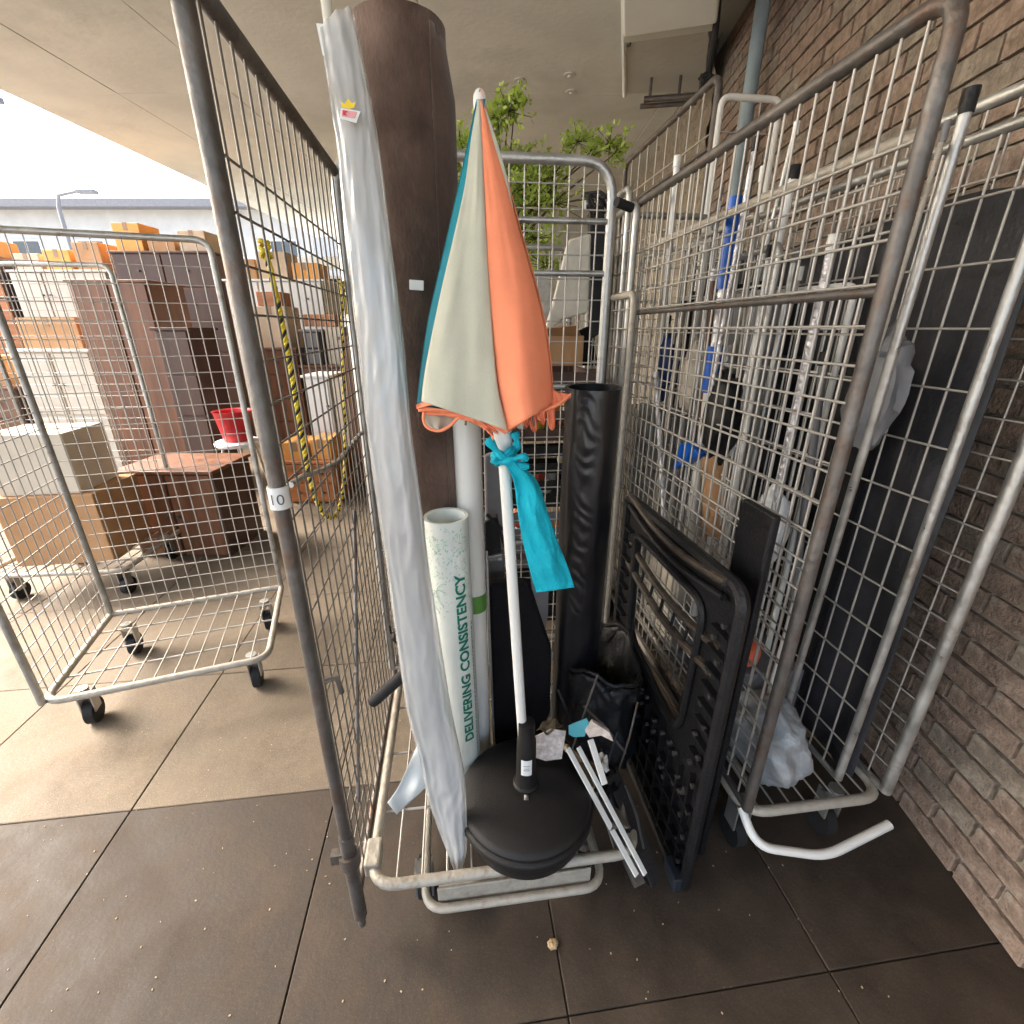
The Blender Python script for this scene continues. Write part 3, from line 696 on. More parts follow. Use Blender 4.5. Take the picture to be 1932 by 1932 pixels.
MB().poly([at(x, y, Y=1.28) for x, y in ((917, 1052), (948, 1045), (953, 1095), (920, 1100))], (0, .04, 0)).build('bracket', mat('dull_chrome', (.3, .3, .3), .35, .8, .3, 30, .4, 60), gb, bevel=.003)
for q in ((918, 970, 950, 1000), (935, 975, 958, 1050)): MB().tube([at(q[0], q[1], Y=1.285), at(q[2], q[3], Y=1.285)], .005, 8).build('strut', blackp, gb)
MB().tube([at(958, 1060, Y=1.34), at(1005, 1300, Y=1.34), at(1012, 1390, Y=1.3)], .006, 8).build('leg', blackp, gb, smooth=True)
gw = MB().poly([at(x, y, Y=1.34) for x, y in ((1000, 1085), (1036, 1080), (1034, 1160), (1026, 1205), (1012, 1160))], (0, .02, 0)).build('grey_offcut', mat('pale_grey_card', (.33, .31, .31), .7), org=at(1025, 1205, Y=1.34))
tag(gw, 'pale grey offcut board wedged below the teal cloth', 'board')
# black foam pipe poking out left
k = MB(); k.tube([at(703, 1325, Y=1.06), at(708, 1320, Y=1.06), at(756, 1278, Y=1.09), at(800, 1245, Y=1.12)], [.016, .0175, .0175, .0175], 20)
tag(k.build('black_foam_tube', rubber, smooth=True, org=at(703, 1325, Y=1.06), angle=60), 'short black foam tube poking out through the left mesh', 'tube')
k = MB(); rr = random.Random(2); pts = [at(x, y, Y=1.2) for x, y in ((735, 1180), (738, 1195), (746, 1192), (744, 1208), (752, 1216), (740, 1205))]
k.tube(pts, .004, 6); tag(k.build('twisted_wire', rubber, org=pts[0]), 'twist of black wire caught on the left mesh', 'wire')
# black bag heap on the right
bb = thing('black_bag', 'slumped black bag with thin rods and open rim between base and crate wall', 'bag', at(1130, 1490, z=FZ))
def bag(i, j):
    t = 2*PI*j; c = uv(.43, 1.20, 0); c.z = 0
    rx, ry = .125, .19; prof = [(.9, FZ), (1.05, .25), (1.0, .33), (.9, .40), (1.0, .475), (.93, .50), (.74, .44), (.5, .36), (.2, .33), (.01, .32)]
    r, z = interp(prof, i); q = Vector((math.cos(t)*r, math.sin(t)*r, z*3))
    n_ = noise.noise(q*2.3)*.14 + abs(noise.noise(q*6))*.09
    v = Vector((rx*r*math.cos(t)*(1+n_), ry*r*math.sin(t)*(1+n_), 0))
    return c + Vector((v.x*CY - v.y*SY, v.x*SY+v.y*CY, z + .05*noise.noise(q*1.9) + .03*math.sin(t*2)*min(1, r)))
MB().grid(bag, 70, 90, wrap=True).build('bag_body', blackp, bb, smooth=True, angle=80)
rimp = [bag(.55, j/48) + Vector((0, 0, .012)) for j in range(48)]
MB().tube(rimp, .006, 8, closed=True).build('rim', blackp, bb, smooth=True)
for q in (((1128, 1272), (1106, 1335), (1084, 1400), (1062, 1470)), ((1203, 1325), (1188, 1390), (1172, 1440), (1156, 1490)), ((1042, 1290), (1041, 1340), (1039, 1400), (1037, 1440))):
    r0 = MB().tube([at(x, y, Y=1.02) for x, y in q], .0032, 8).build('rod', galv_old, bb, smooth=True)
k = MB()
for q in range(26): 
    t = q/25; k.tube([bag(.35+.2*t, (q*.17) % 1)+Vector((0, 0, .01)), bag(.5+.15*t, (q*.17+.05) % 1)+Vector((0, 0, .016))], .003, 5)
k.build('strap_scraps', blackfab, bb)
# more scraps jammed beside the base
rq = random.Random(41)
for q, (xa, ya, xb, yb, m_, lb) in enumerate(((1052, 1300, 1090, 1410, blackp, 'left of the black rods jammed beside the base'), (1100, 1330, 1180, 1420, galv_old, 'dull rod crossing over the black bag'),
        (1140, 1290, 1132, 1440, rubber, 'upright black rod in front of the black bag'), (1165, 1380, 1120, 1500, blackp, 'black rod sloping down to the rim of the base'), (1180, 1480, 1215, 1600, rubber, 'short black rod near the cage corner'))):
    pa = at(xa, ya, z=.50-.04*q); pb_ = at(xb, yb, z=.34-.03*q); tag(MB().tube([pa, pa.lerp(pb_, .5)+Vector((.006, 0, .004)), pb_], .0045, 8).build('thin_rod', m_, org=pb_, smooth=True), lb, 'rod')
for q, (px_, z_, m_, lb) in enumerate(((((1118, 1470), (1150, 1440), (1172, 1475), (1150, 1512)), .30, blackfab, 'black rag lying between the strips and the bag'),
        (((1130, 1505), (1165, 1492), (1190, 1560), (1150, 1570)), .25, mat('dusty_card', (.12, .10, .08), .85, 0, .3, 20), 'dusty brown card under the white strips'),
        (((1012, 1378), (1035, 1352), (1062, 1366), (1044, 1384)), .46, mat('dirty_tan', (.12, .09, .05), .85, 0, .3, 20), 'dirty tan scrap above the printed leaflet'),
        (((1126, 1424), (1143, 1420), (1150, 1452), (1135, 1456)), .36, mat('scrap_white', (.55, .55, .52), .7, 0, .2, 30), 'small white scrap beside the short strip'))):
    a4 = [at(x, y, z=z_) for x, y in px_]
    def sh(i, j, a4=a4, q=q): 
        p = a4[0].lerp(a4[1], j).lerp(a4[3].lerp(a4[2], j), i); return p + Vector((0, 0, .012*noise.noise(Vector((i*2.5, j*2.5, q*3)))+.006*math.sin(i*7+j*5)))
    tag(MB().grid(sh, 10, 10).build('scrap_sheet', m_, org=a4[2], smooth=True, solid=.0015, angle=50), lb, 'scrap')
# papers and cards
def cardpx(name, label, cat, px, Y0, Y1, m, th=.004, bevel=.001, extra=None):
    pts = [at(x, y, Y=lerp(Y0, Y1, (y-min(p[1] for p in px))/max(1, max(p[1] for p in px)-min(p[1] for p in px)))) for x, y in px]
    o = MB().poly(pts, (0, th, 0)).build(name, m, org=pts[-1], bevel=bevel); return tag(o, label, cat)
cardpx('teal_card', 'small turquoise card leaning behind the parasol base', 'card', [(1073, 1387), (1076, 1362), (1120, 1352), (1108, 1365), (1100, 1390), (1076, 1392)][:0] or [(1073, 1386), (1073, 1370), (1107, 1356), (1112, 1366), (1103, 1390), (1082, 1391)], 1.0, .99, mat('turquoise_card', (.08, .36, .42), .6))
cardpx('printed_leaflet', 'pinkish grey printed leaflet just right of the parasol socket', 'paper', [(1006, 1392), (1040, 1376), (1068, 1380), (1060, 1432), (1030, 1436), (1004, 1428)], .985, .975, mat('leaflet_paper', (.50, .42, .38), .7, 0, .35, 60, c2=(.55, .5, .47)))
cardpx('crumpled_paper', 'crumpled white paper scrap right of the turquoise card', 'paper', [(1104, 1380), (1118, 1362), (1150, 1382), (1158, 1400), (1148, 1395), (1134, 1388), (1112, 1392)], .99, .985, mat('scrap_paper', (.66, .55, .47), .7, 0, .3, 40), .012)
def stick(name, label, cat, pa, pb_, w_, m, g=None, th=.006):
    d = (pb_-pa); n_ = d.cross(Vector((0, 0, 1))).normalized()
    up = n_.cross(d).normalized()
    k = MB(); pts = [pa-n_*w_/2, pa+n_*w_/2, pb_+n_*w_/2, pb_-n_*w_/2]; k.poly(pts, up*th)
    o = k.build(name, m, org=pb_, bevel=.0015); tag(o, label, cat, g); return o
stick('white_strip', 'left of two long white plastic strips lying over the cage edge', 'strip', at(1070, 1412, z=.40), at(1200, 1652, z=.17), .015, whitep, 'white plastic strips')
stick('white_strip', 'right of two long white plastic strips lying over the cage edge', 'strip', at(1090, 1410, z=.40), at(1216, 1650, z=.17), .014, whitep, 'white plastic strips')
stick('white_strip', 'short white plastic strip standing steeply above the long pair', 'strip', at(1113, 1395, z=.42), at(1140, 1480, z=.34), .018, whitep, 'white plastic strips')
stick('dark_profile', 'black channel profile lying beside the white strips', 'profile', at(1150, 1462, z=.30), at(1232, 1662, z=.10), .045, blackp, th=.02)
stick('brown_profile', 'brownish channel profile under the end of the white strips', 'profile', at(1155, 1560, z=.155), at(1205, 1672, z=.10), .03, galv_old, th=.02)

# ------------------------------------------------------------------ black plastic crate wall and board at right
Ub = .60
def bp(v, z, du=0): return uv(Ub+du, v, z)
v_r, v_l = .775, 1.46          # near and far ends
ck = thing('black_crate_wall', 'worn black plastic crate wall with a large opening standing on its side', 'crate', uv(Ub, v_r))

def rrect(pts, radii, n=8):
    """closed outline of (v,z) points with rounded corners, equal counts per corner"""
    out = []; N = len(pts)
    for i in range(N):
        a_, b_, c_ = (Vector((*pts[(i+k_) % N], 0)) for k_ in (-1, 0, 1)); r_ = radii[i]
        p_, q_ = b_ + (a_-b_).normalized()*r_, b_ + (c_-b_).normalized()*r_
        for k_ in range(n+1):
            t = k_/n; x = p_.lerp(b_, t).lerp(b_.lerp(q_, t), t); out.append((x.x, x.y))
    return out
def sag(v, z): return z - .018*math.sin(PI*(v-v_r)/(v_l-v_r))*(1 if z > .5 else 0)
outer = rrect([(v_r, .0), (v_l, .0), (v_l, .965), (v_r, .99)], (.05, .03, .05, .06))
inner_ = rrect([(v_r+.15, .42), (v_l-.12, .47), (v_l-.10, .875), (v_r+.13, .89)], (.10, .09, .06, .07))
def ringplate(o_, i_, th, name, m, du=0, bev=.004):
    n = len(o_); k_ = MB()
    A_ = [bp(v, sag(v, z), du-th/2) for v, z in o_] + [bp(v, sag(v, z), du-th/2) for v, z in i_]
    B_ = [bp(v, sag(v, z), du+th/2) for v, z in o_] + [bp(v, sag(v, z), du+th/2) for v, z in i_]
    fs = []
    for a_ in range(n):
        b_ = (a_+1) % n
        fs += [(a_, b_, n+b_, n+a_), (2*n+a_, 3*n+a_, 3*n+b_, 2*n+b_), (a_, 2*n+a_, 2*n+b_, b_), (n+a_, n+b_, 3*n+b_, 3*n+a_)]
    k_.add(A_+B_, fs); return k_.build(name, m, ck, bevel=bev)
ringplate(outer, inner_, .016, 'frame_plate', blackp)
MB().tube([bp(v, sag(v, z), -.012) for v, z in outer], .016, 8, closed=True).build('outer_rim', blackp, ck, smooth=True)
MB().tube([bp(v, sag(v, z), -.014) for v, z in inner_], .011, 8, closed=True).build('opening_rim', blackp, ck, smooth=True)
scuff = mat('scuffed_brown_plastic', (.045, .033, .024), .5, 0, .5, 30, .3, 80)
for z, r_, du, m_ in ((.985, .010, -.028, scuff), (.945, .009, -.026, blackp), (.80, .011, -.006, scuff), (.73, .012, -.010, scuff)):
    vs_ = [lerp(v_r+.05, v_l-.05, t/16) for t in range(17)]
    MB().tube([bp(v, z - .035*math.sin(PI*t/16) + .02*(t/16)*0, du) for t, v in enumerate(vs_)], r_, 8).build('curved_rail', m_, ck, smooth=True)
for q in range(5):
    v = lerp(v_r+.20, v_l-.18, q/4); MB().tube([bp(v, .79-.03, -.008), bp(v+.01, .71-.03, -.012)], .005, 6).build('rail_strut', blackp, ck)
for q in range(11):
    v = lerp(v_r+.05, v_l-.05, q/10); zt_ = .36 if .1 < (v-v_r) < .62 else .40
    MB().box(bp(v, .02+zt_/2, -.016), (.018, .007, zt_-.03), YAW).build('rib', blackp, ck)
for z in (.06, .13, .21, .29): MB().box(bp((v_l+v_r)/2, z, -.017), (.020, v_l-v_r-.06, .008), YAW).build('rib', blackp, ck)
for z in [i*.055+.47 for i in range(8)]:
    MB().box(bp(v_r+.045, z, -.017), (.018, .07, .007), YAW).build('rib', blackp, ck); MB().box(bp(v_l-.045, z, -.017), (.018, .06, .007), YAW).build('rib', blackp, ck)
rr = random.Random(9); k = MB()
for q in range(17):
    p = bp(v_r+.035+.03*(q % 2), .08+q*.05, -.018); k.tube([p, p+uv(-.008, 0)], .007, 8)
for q in range(26):
    p = bp(rr.uniform(v_r+.06, v_l-.06), rr.uniform(.24, .40), -.016); k.tube([p, p+uv(-.012, 0)], .0065, 8)
tag(k.build('studs', mat('grey_stud', (.04, .038, .035), .5), ck, smooth=True, angle=50), kind='stuff')
MB().box(bp(v_r+.03, .035, -.03), (.03, .07, .05), YAW).build('foot_clip', mat('blue_grey_clip', (.02, .026, .035), .4), ck, bevel=.004)
b2 = MB().box(uv(.69, .92, .56), (.02, .12, 1.12), YAW).build('black_board', blackp, org=uv(.69, .92, 0), bevel=.006)
tag(b2, 'tall narrow black board behind the near edge of the crate wall', 'board')

# ------------------------------------------------------------------ poles and stuff in the right cage
def pole(name, label, cat, px0, px1, u_a, u_b, r, parts, g=None):
    """parts: (t0, t1, material, radius factor) from bottom to top"""
    a_, b_ = at(*px0, u=u_a), at(*px1, u=u_b)
    t_ = thing(name, label, cat, a_, 0, g)
    for t0, t1, m_, k_, nm in parts:
        MB().tube([a_.lerp(b_, t0), a_.lerp(b_, t1)], r*k_, 16).build(nm, m_, t_, smooth=True, angle=50)
    return t_
pole('blue_white_pole', 'white telescopic pole with two bright blue grips', 'pole', (1299, 1030), (1387, 372), .84, .84, .017,
     [(0, .5, whitep, 1, 'lower_tube'), (.5, .63, bluep, 1.45, 'grip'), (.63, .78, silver, .85, 'collar'), (.78, 1, bluep, 1.25, 'grip')])
pole('foil_wrapped_rod', 'rod wrapped in crinkled silver foil', 'rod', (1254, 985), (1238, 702), .80, .80, .012, [(0, 1, silver, 1, 'foil_wrap')])
pole('cardboard_tube', 'fat cardboard tube inside the right cage', 'tube', (1352, 1010), (1352, 862), .86, .86, .045, [(0, 1, card, 1, 'tube_body')])
rp = random.Random(12)
pm = [(galv, 'dull steel'), (whitep, 'white'), (galv_pale, 'dusty beige'), (greym, 'dark grey'), (silver, 'shiny silver'), (wood, 'brown wooden'), (whiteb, 'chalky white'), (wire_pale, 'thin grey')]
places = ['nearest the front corner', 'against the mesh', 'by the brick side', 'in the middle of the load', 'at the back of the cage', 'under the top rail', 'beside the blue gripped pole', 'leaning crosswise']
used = set()
for q in range(26):
    m_, nm = pm[q % 8]; pl_ = places[(q*3 + q//8) % 8]
    u_ = .745 + rp.uniform(.08, .33); v_ = lerp(.95, 2.1, (q+.5)/26); z1 = rp.uniform(1.4, 2.1); r_ = rp.uniform(.004, .012)
    size = 'slim' if r_ < .008 else 'stout'
    a_ = uv(u_, v_, .27); b_ = uv(min(1.14, max(.82, u_+rp.uniform(-.12, .12))), v_+rp.uniform(-.12, .12), z1)
    lb = f'{size} {nm} pole {pl_} in the right cage'
    if lb in used: lb = f'{"long" if z1 > 1.75 else "short"} ' + lb
    if lb in used: lb = lb.replace(' pole ', ' tube with capped end ')
    if lb in used: lb = lb.replace('in the right cage', f'in the right cage, {["leaning left", "leaning right"][b_.x < a_.x]}')
    while lb in used: lb = lb.replace('with capped end', 'with slightly scuffed end') if 'with capped' in lb else lb + ' again'
    used.add(lb)
    t_ = thing('loose_pole', lb, 'pole', a_, 0, 'loose poles in the right cage')
    MB().tube([a_, b_], r_, 10).build('shaft', m_, t_, smooth=True, angle=50)
    MB().tube([b_-Vector((0, 0, .03)), b_+Vector((0, 0, .004))], r_*1.18, 10).build('end_cap', (blackp, whitep, greym)[q % 3], t_, smooth=True, angle=50)
def pbox(name, label, cat, u_, v_, z0, su, sv, sz, m, yaw=YAW, bevel=.004, flaps=False):
    c = uv(u_, v_, z0); t_ = thing(name, label, cat, c)
    MB().box(c+Vector((0, 0, sz/2)), (su, sv, sz), yaw).build('body', m, t_, bevel=bevel)
    return t_
tri = [at(x, y, u=.80) for x, y in ((1268, 885), (1282, 838), (1300, 832), (1318, 858), (1300, 872))]
tag(MB().poly(tri, uv(.03, 0)).build('blue_folder', bluep, org=tri[0], bevel=.003), 'dark blue folded plastic sheet wedged low among the poles', 'sheet')
def backdropf(i, j):
    v_ = lerp(.86, 2.12, j); z_ = lerp(.27, 1.74+.03*math.sin(j*9), i)
    return uv(1.11 + .02*noise.noise(Vector((v_*5, z_*1.5, 2))) + .012*math.sin(v_*26+noise.noise(Vector((v_*3, z_, 5)))*4), v_, z_)
tag(MB().grid(backdropf, 30, 60).build('backdrop_sheet', mat('charcoal_backdrop', (.028, .028, .032), .6, 0, .3, 12, .3, 60), smooth=True, solid=.003, org=uv(1.11, 1.5, .27)), 'charcoal tarp sheet added to keep the gaps dark on the wall side of the right cage', 'backdrop')  # dark sheet added behind the load, standing in for shade in the gaps
for i_, (u_, v_, zt_, m_, lb_) in enumerate(((.84, 1.25, 1.70, galv, 'silvery folded rack at the front of the load in the right cage'), (.93, 1.52, 1.82, galv_pale, 'dusty beige folded rack in the middle of the right cage'), (.99, 1.15, 1.60, whitep, 'white coated rack close to the charcoal tarp'), (.88, 1.72, 1.78, whitep, 'white coated rack at the rear of the right cage'))):
    nf = thing('folded_rack', lb_, 'rack', uv(u_, v_, .27), YAW + .1*(i_-1.5), 'folded racks in the right cage')
    panel(nf, 'rack_mesh', (0, 0), (0, .42), .02, zt_-.27, .055, .11, m_, wire_pale if i_ % 2 else whitep, .009, .0028, corner=.03, foot=.02, seed=i_+30)
rz_ = random.Random(6)
for i_ in range(7):
    c_ = uv(rz_.uniform(.82, 1.02), lerp(1.0, 2.05, i_/6), 0); z_ = rz_.uniform(.75, 1.5)
    lbn = ('grey', 'white', 'black', 'steel coloured', 'pale', 'dark blue', 'brown')[i_]; mm_ = (greym, whiteb, blackp, galv, cream, mat('navy_cloth', (.02, .04, .14), .8), wood)[i_]
    def lump(i, j, c_=c_, z_=z_, i_=i_):
        t = 2*PI*j; ph = i*PI; q = Vector((math.cos(t)*math.sin(ph), math.sin(t)*math.sin(ph), math.cos(ph))); r = 1+.3*noise.noise(q*2+Vector((i_, 0, 0)))+.15*noise.noise(q*6)
        return c_ + Vector((q.x*.05*r, q.y*.06*r, z_ + q.z*.13*r))
    tag(MB().grid(lump, 20, 24, wrap=True).build('jammed_bundle', mm_, smooth=True, org=c_+Vector((0, 0, z_-.13))), lbn + ' bundle jammed between the poles of the right cage', 'bundle')
pbox('backdrop_slab', 'black backdrop slab added for the dark gaps at the wall side of the right cage', 'slab', 1.06, 1.30, .27, .03, .5, 1.15, blackp)  # this slab and the next are added dark backing for shade between poles
pbox('backdrop_slab', 'dark backdrop board added for the dark gaps at the rear of the right cage', 'slab', 1.05, 1.85, .27, .03, .5, 1.38, blackfab)
pbox('brown_offcut', 'brown wooden offcut between the dark slabs', 'board', 1.05, 1.58, .27, .02, .14, 1.2, wood)
pbox('grey_crate', 'low grey crate in the near bottom of the right cage', 'crate', .94, 1.25, .27, .24, .4, .24, greym)
pbox('pale_sack_box', 'pale beige carton in the middle bottom of the right cage', 'carton', .93, 1.62, .27, .2, .3, .42, cream)
pbox('steel_case', 'dull steel case wedged at mid height among the poles', 'case', .90, 1.90, .70, .2, .16, .5, galv)
k = MB(); c_ = uv(.86, 1.1, .52); k.lathe([(.02, 0), (.05, .02), (.055, .05), (.05, .08), (.02, .1)], c_, 16)
tag(k.build('orange_ball', mat('coral_plastic', (.6, .12, .05), .5), smooth=True, org=c_), 'small coral ball caught among the poles', 'ball')
pbox('grey_slab', 'pale grey slab standing among the poles near the wall', 'slab', 1.03, 1.75, .27, .05, .5, 1.35, mat('pale_grey_slab', (.3, .31, .33), .5, 0, .2, 10))
pbox('white_carton', 'white carton at the rear of the right cage', 'carton', .92, 2.05, .27, .22, .2, .9, cream)
# translucent grey bag on the base of the right cage
gbg = thing('grey_plastic_bag', 'crumpled grey see through bag on the foot of the right cage', 'bag', uv(.86, .93, .27))
def gbag(i, j):
    t = 2*PI*j; ph = i*PI; q = Vector((math.cos(t)*math.sin(ph), math.sin(t)*math.sin(ph), math.cos(ph)))
    r = 1 + .25*noise.noise(q*1.8) + .14*abs(noise.noise(q*5))
    v = Vector((q.x*.085*r, q.y*.13*r, 0)); return uv(.86, .93, .40) + Vector((v.x*CY-v.y*SY, v.x*SY+v.y*CY, -.005+q.z*.115*r))
MB().grid(gbag, 40, 50, wrap=True).build('bag_film', mat('grey_film', (.32, .34, .35), .35, 0, .25, 14, .8, 40, alpha=.9, coat=.3), gbg, smooth=True, angle=80)
# ------------------------------------------------------------------ crates, box, board and plant behind
rc = random.Random(21)
cc_cols = [('black', blackp), ('dark grey', greym), ('black', blackp), ('brown', wood3), ('dark', blackfab)]
fruit = [mat('yellow_scrap', (.6, .42, .05), .6), mat('red_scrap', (.45, .06, .03), .6), mat('orange_scrap', (.6, .2, .04), .6), mat('white_scrap', (.6, .6, .55), .6)]
for ci in range(4):
    z = .212+ci*.288; c = uv(.32, 2.0, z)
    lb = ('bottom black slatted crate of the stack behind the parasol', 'second slatted crate up, dark grey, in the stack behind the parasol',
          'third slatted crate up, black, full of coloured scraps, behind the parasol', 'top slatted crate of the stack, brown, with a carton on it')[ci]
    t_ = thing('slatted_crate', lb, 'crate', c, 0, 'stacked crates behind the parasol'); m_ = cc_cols[ci][1]
    R = Matrix.Rotation(YAW, 3, 'Z')
    def L_(x, y, zz): return c + R @ Vector((x, y, zz))
    for sy in (-1, 1):
        for q in range(4): MB().box(L_(0, sy*.18, .03+q*.073), (.46, .012, .04), YAW).build('slat', m_, t_)
    for sx in (-1, 1):
        for q in range(4): MB().box(L_(sx*.23, 0, .03+q*.073), (.012, .34, .04), YAW).build('slat', m_, t_)
        for sy in (-1, 1): MB().box(L_(sx*.22, sy*.168, .14), (.03, .012, .28), YAW).build('corner_post', m_, t_)
    MB().box(L_(0, 0, .006), (.44, .34, .01), YAW).build('crate_floor', m_, t_)
    if ci in (1, 2, 3):
        for q in range(22):
            s_ = rc.uniform(.02, .04); p = L_(rc.uniform(-.19, .19), rc.uniform(-.13, .13), .012+s_+rc.uniform(0, .16))
            o = MB().lathe([(s_*.2, -s_), (s_*.85, -s_*.6), (s_, 0), (s_*.8, s_*.6), (s_*.2, s_)], p, 8).build('scrap', rc.choice(fruit), smooth=True, org=p)
            o.parent = t_; o.location = p - c
zc = .212+4*.288+.002
bx = thing('cardboard_box', 'opened brown cardboard box on top of the crate stack', 'box', uv(.42, 1.93, zc))
c = uv(.42, 1.93, zc); MB().box(c+Vector((0, 0, .055)), (.17, .16, .11), YAW).build('carton', card, bx, bevel=.003)
MB().poly([c+Vector((-.085, -.08, .11)), c+Vector((.08, -.07, .11)), c+Vector((.055, -.13, .145)), c+Vector((-.05, -.13, .135))], (0, .002, .004)).build('flap', card, bx)
MB().poly([c+Vector((-.085, -.08, .112)), c+Vector((-.085, .08, .112)), c+Vector((-.13, .08, .15)), c+Vector((-.13, -.08, .15))], (0, .002, .004)).build('flap', card, bx)
wbp = [at(x, y, Y=2.12) for x, y in ((1072, 452), (1116, 440), (1110, 590), (1058, 604), (1020, 652), (1046, 560))]
wb = MB().poly(wbp, (0, .05, 0)).build('white_moulding', mat('aged_white', (.55, .53, .46), .6, 0, .15, 14), org=wbp[3], bevel=.008)
tag(wb, 'angular off white panel standing behind the mesh above the box', 'panel')
for n_, (px, Y_, m_, lb) in enumerate((([(1112, 400), (1140, 380), (1150, 620), (1115, 640)], 2.2, blackp, 'upright black slab right of the off white panel'),
        ([(1060, 640), (1112, 615), (1130, 690), (1060, 690)], 2.32, blackfab, 'black folded cloth behind the cardboard box'),
        ([(975, 520), (1040, 505), (1040, 610), (1010, 660), (980, 640)], 2.3, mat('light_grey_sheet', (.42, .41, .38), .6, 0, .3, 20), 'light grey sheet behind the edge of the parasol'))):
    pts = [at(x, y, Y=Y_) for x, y in px]; o = MB().poly(pts, (0, .06, 0)).build(('black_slab', 'folded_cloth', 'grey_sheet')[n_], m_, org=pts[-1], bevel=.006); tag(o, lb, ('slab', 'cloth', 'sheet')[n_])
k = MB(); rk = random.Random(31)
jb = thing('tangled_brackets', 'tangle of black brackets at the top corner of the back mesh', 'brackets', at(1130, 400, Y=2.05))
for q in range(10):
    a_ = at(rk.uniform(1098, 1150), rk.uniform(365, 402), Y=2.05); b_ = at(rk.uniform(1098, 1165), rk.uniform(368, 405), Y=2.0)
    MB().tube([a_, (a_+b_)/2+Vector((0, 0, .02)), b_], .006, 6).build('bracket', rubber, jb)
MB().poly([at(x, y, Y=1.95) for x, y in ((1100, 378), (1106, 378), (1106, 397), (1100, 397))], (0, .01, 0)).build('tag', whiteb, jb)
k = MB(); p = at(1163, 381, Y=1.53); k.tube([p, p+Vector((.05, .03, -.008))], .013, 10)
tag(k.build('black_clamp', rubber, smooth=True, org=p), 'black rubber clamp tying the back mesh to the right cage', 'clamp')

# green plant behind the back mesh
leafm = mat('lime_leaf', (.19, .25, .05), .5, 0, .5, 6, c2=(.42, .50, .12), spec=.4)
lb_ = leafm.node_tree.nodes['Principled BSDF']; lb_.inputs['Subsurface Weight'].default_value = 0
tr_ = leafm.node_tree.nodes.new('ShaderNodeBsdfTranslucent'); tr_.inputs[0].default_value = (.40, .62, .05, 1)
mx = leafm.node_tree.nodes.new('ShaderNodeMixShader'); mx.inputs[0].default_value = .4
on = leafm.node_tree.nodes['Material Output']
leafm.node_tree.links.new(lb_.outputs[0], mx.inputs[1]); leafm.node_tree.links.new(tr_.outputs[0], mx.inputs[2]); leafm.node_tree.links.new(mx.outputs[0], on.inputs[0])
YP = 2.62
plant = thing('green_plant', 'leafy lime green shrub rising behind the back mesh', 'plant', at(930, 420, Y=YP) * 1.0)
plant.location.z = .0; plant['_w'] = list(plant.location)
px_cl = [((905, 330), 40, 26), ((868, 270), 30, 22), ((960, 210), 36, 22), ((940, 225), 25, 18), ((972, 190), 20, 14), ((980, 300), 40, 24), ((1010, 350), 55, 30), ((960, 370), 50, 30), ((1035, 330), 30, 20),
         ((1090, 268), 34, 18), ((1150, 270), 26, 22), ((1120, 280), 22, 12), ((860, 350), 30, 40), ((855, 300), 22, 30), ((1050, 385), 45, 16), ((1000, 390), 50, 18), ((940, 400), 50, 25), ((870, 400), 30, 25),
         ((1010, 450), 40, 26), ((1030, 500), 34, 22), ((985, 480), 35, 25), ((1160, 290), 16, 16), ((925, 250), 20, 25), ((990, 330), 30, 30)]
stemm = mat('twig_bark', (.08, .06, .03), .8)
rl = random.Random(17); LV = MB(); tw = MB()
rootp = Vector((plant.location.x, plant.location.y, .42))
hubp = at(955, 480, Y=YP)
tw.tube([rootp, rootp.lerp(hubp, .5)+Vector((.03, 0, 0)), hubp], [.022, .018, .013], 8)
def leaf(p, d, s_):
    d = d.normalized(); sd_ = d.cross(Vector((rl.uniform(-1, 1), rl.uniform(-1, 1), rl.uniform(-.3, 1)))).normalized(); n_ = d.cross(sd_)
    pts = [p, p+d*s_*.35+sd_*s_*.26, p+d*s_*.75+sd_*s_*.2, p+d*s_ - n_*s_*.12, p+d*s_*.75-sd_*s_*.2, p+d*s_*.35-sd_*s_*.26]
    pts[2] -= n_*s_*.05; pts[4] -= n_*s_*.05
    LV.add(pts, [(0, 1, 2, 3), (0, 3, 4, 5)])
for (cx, cy), wx, wy in px_cl:
    cen = at(cx, cy, Y=YP); kx = wx*YP/F*1.0/ray(cx, cy).y; 
    mid = hubp.lerp(cen, .5) + Vector((rl.uniform(-.05, .05), rl.uniform(-.08, .08), .04)); tw.tube([hubp, mid, cen], [.007, .005, .002], 6)
    for q in range(int(wx*wy*.065)+8):
        g = Vector((rl.gauss(0, .6), rl.gauss(0, .6), rl.gauss(0, .6))); 
        p = cen + Vector((g.x*kx, g.y*kx*1.4, g.z*wy/wx*kx))
        if rl.random() < .4: tw.tube([cen, p], .0015, 4)
        for z_ in range(3): leaf(p+Vector((rl.uniform(-.02, .02),)*3), Vector((rl.uniform(-1, 1), rl.uniform(-1, .6), rl.uniform(-.3, 1))), rl.uniform(.014, .036))
LV.build('foliage', leafm, plant); tw.build('stems', stemm, plant, smooth=True)
MB().lathe([(.11, 0), (.15, .3), (.165, .42), (.17, .45), (.15, .45), (.14, .42)], Vector(plant.location), 24).build('pot', mat('terracotta', (.35, .13, .06), .8), plant, smooth=True)

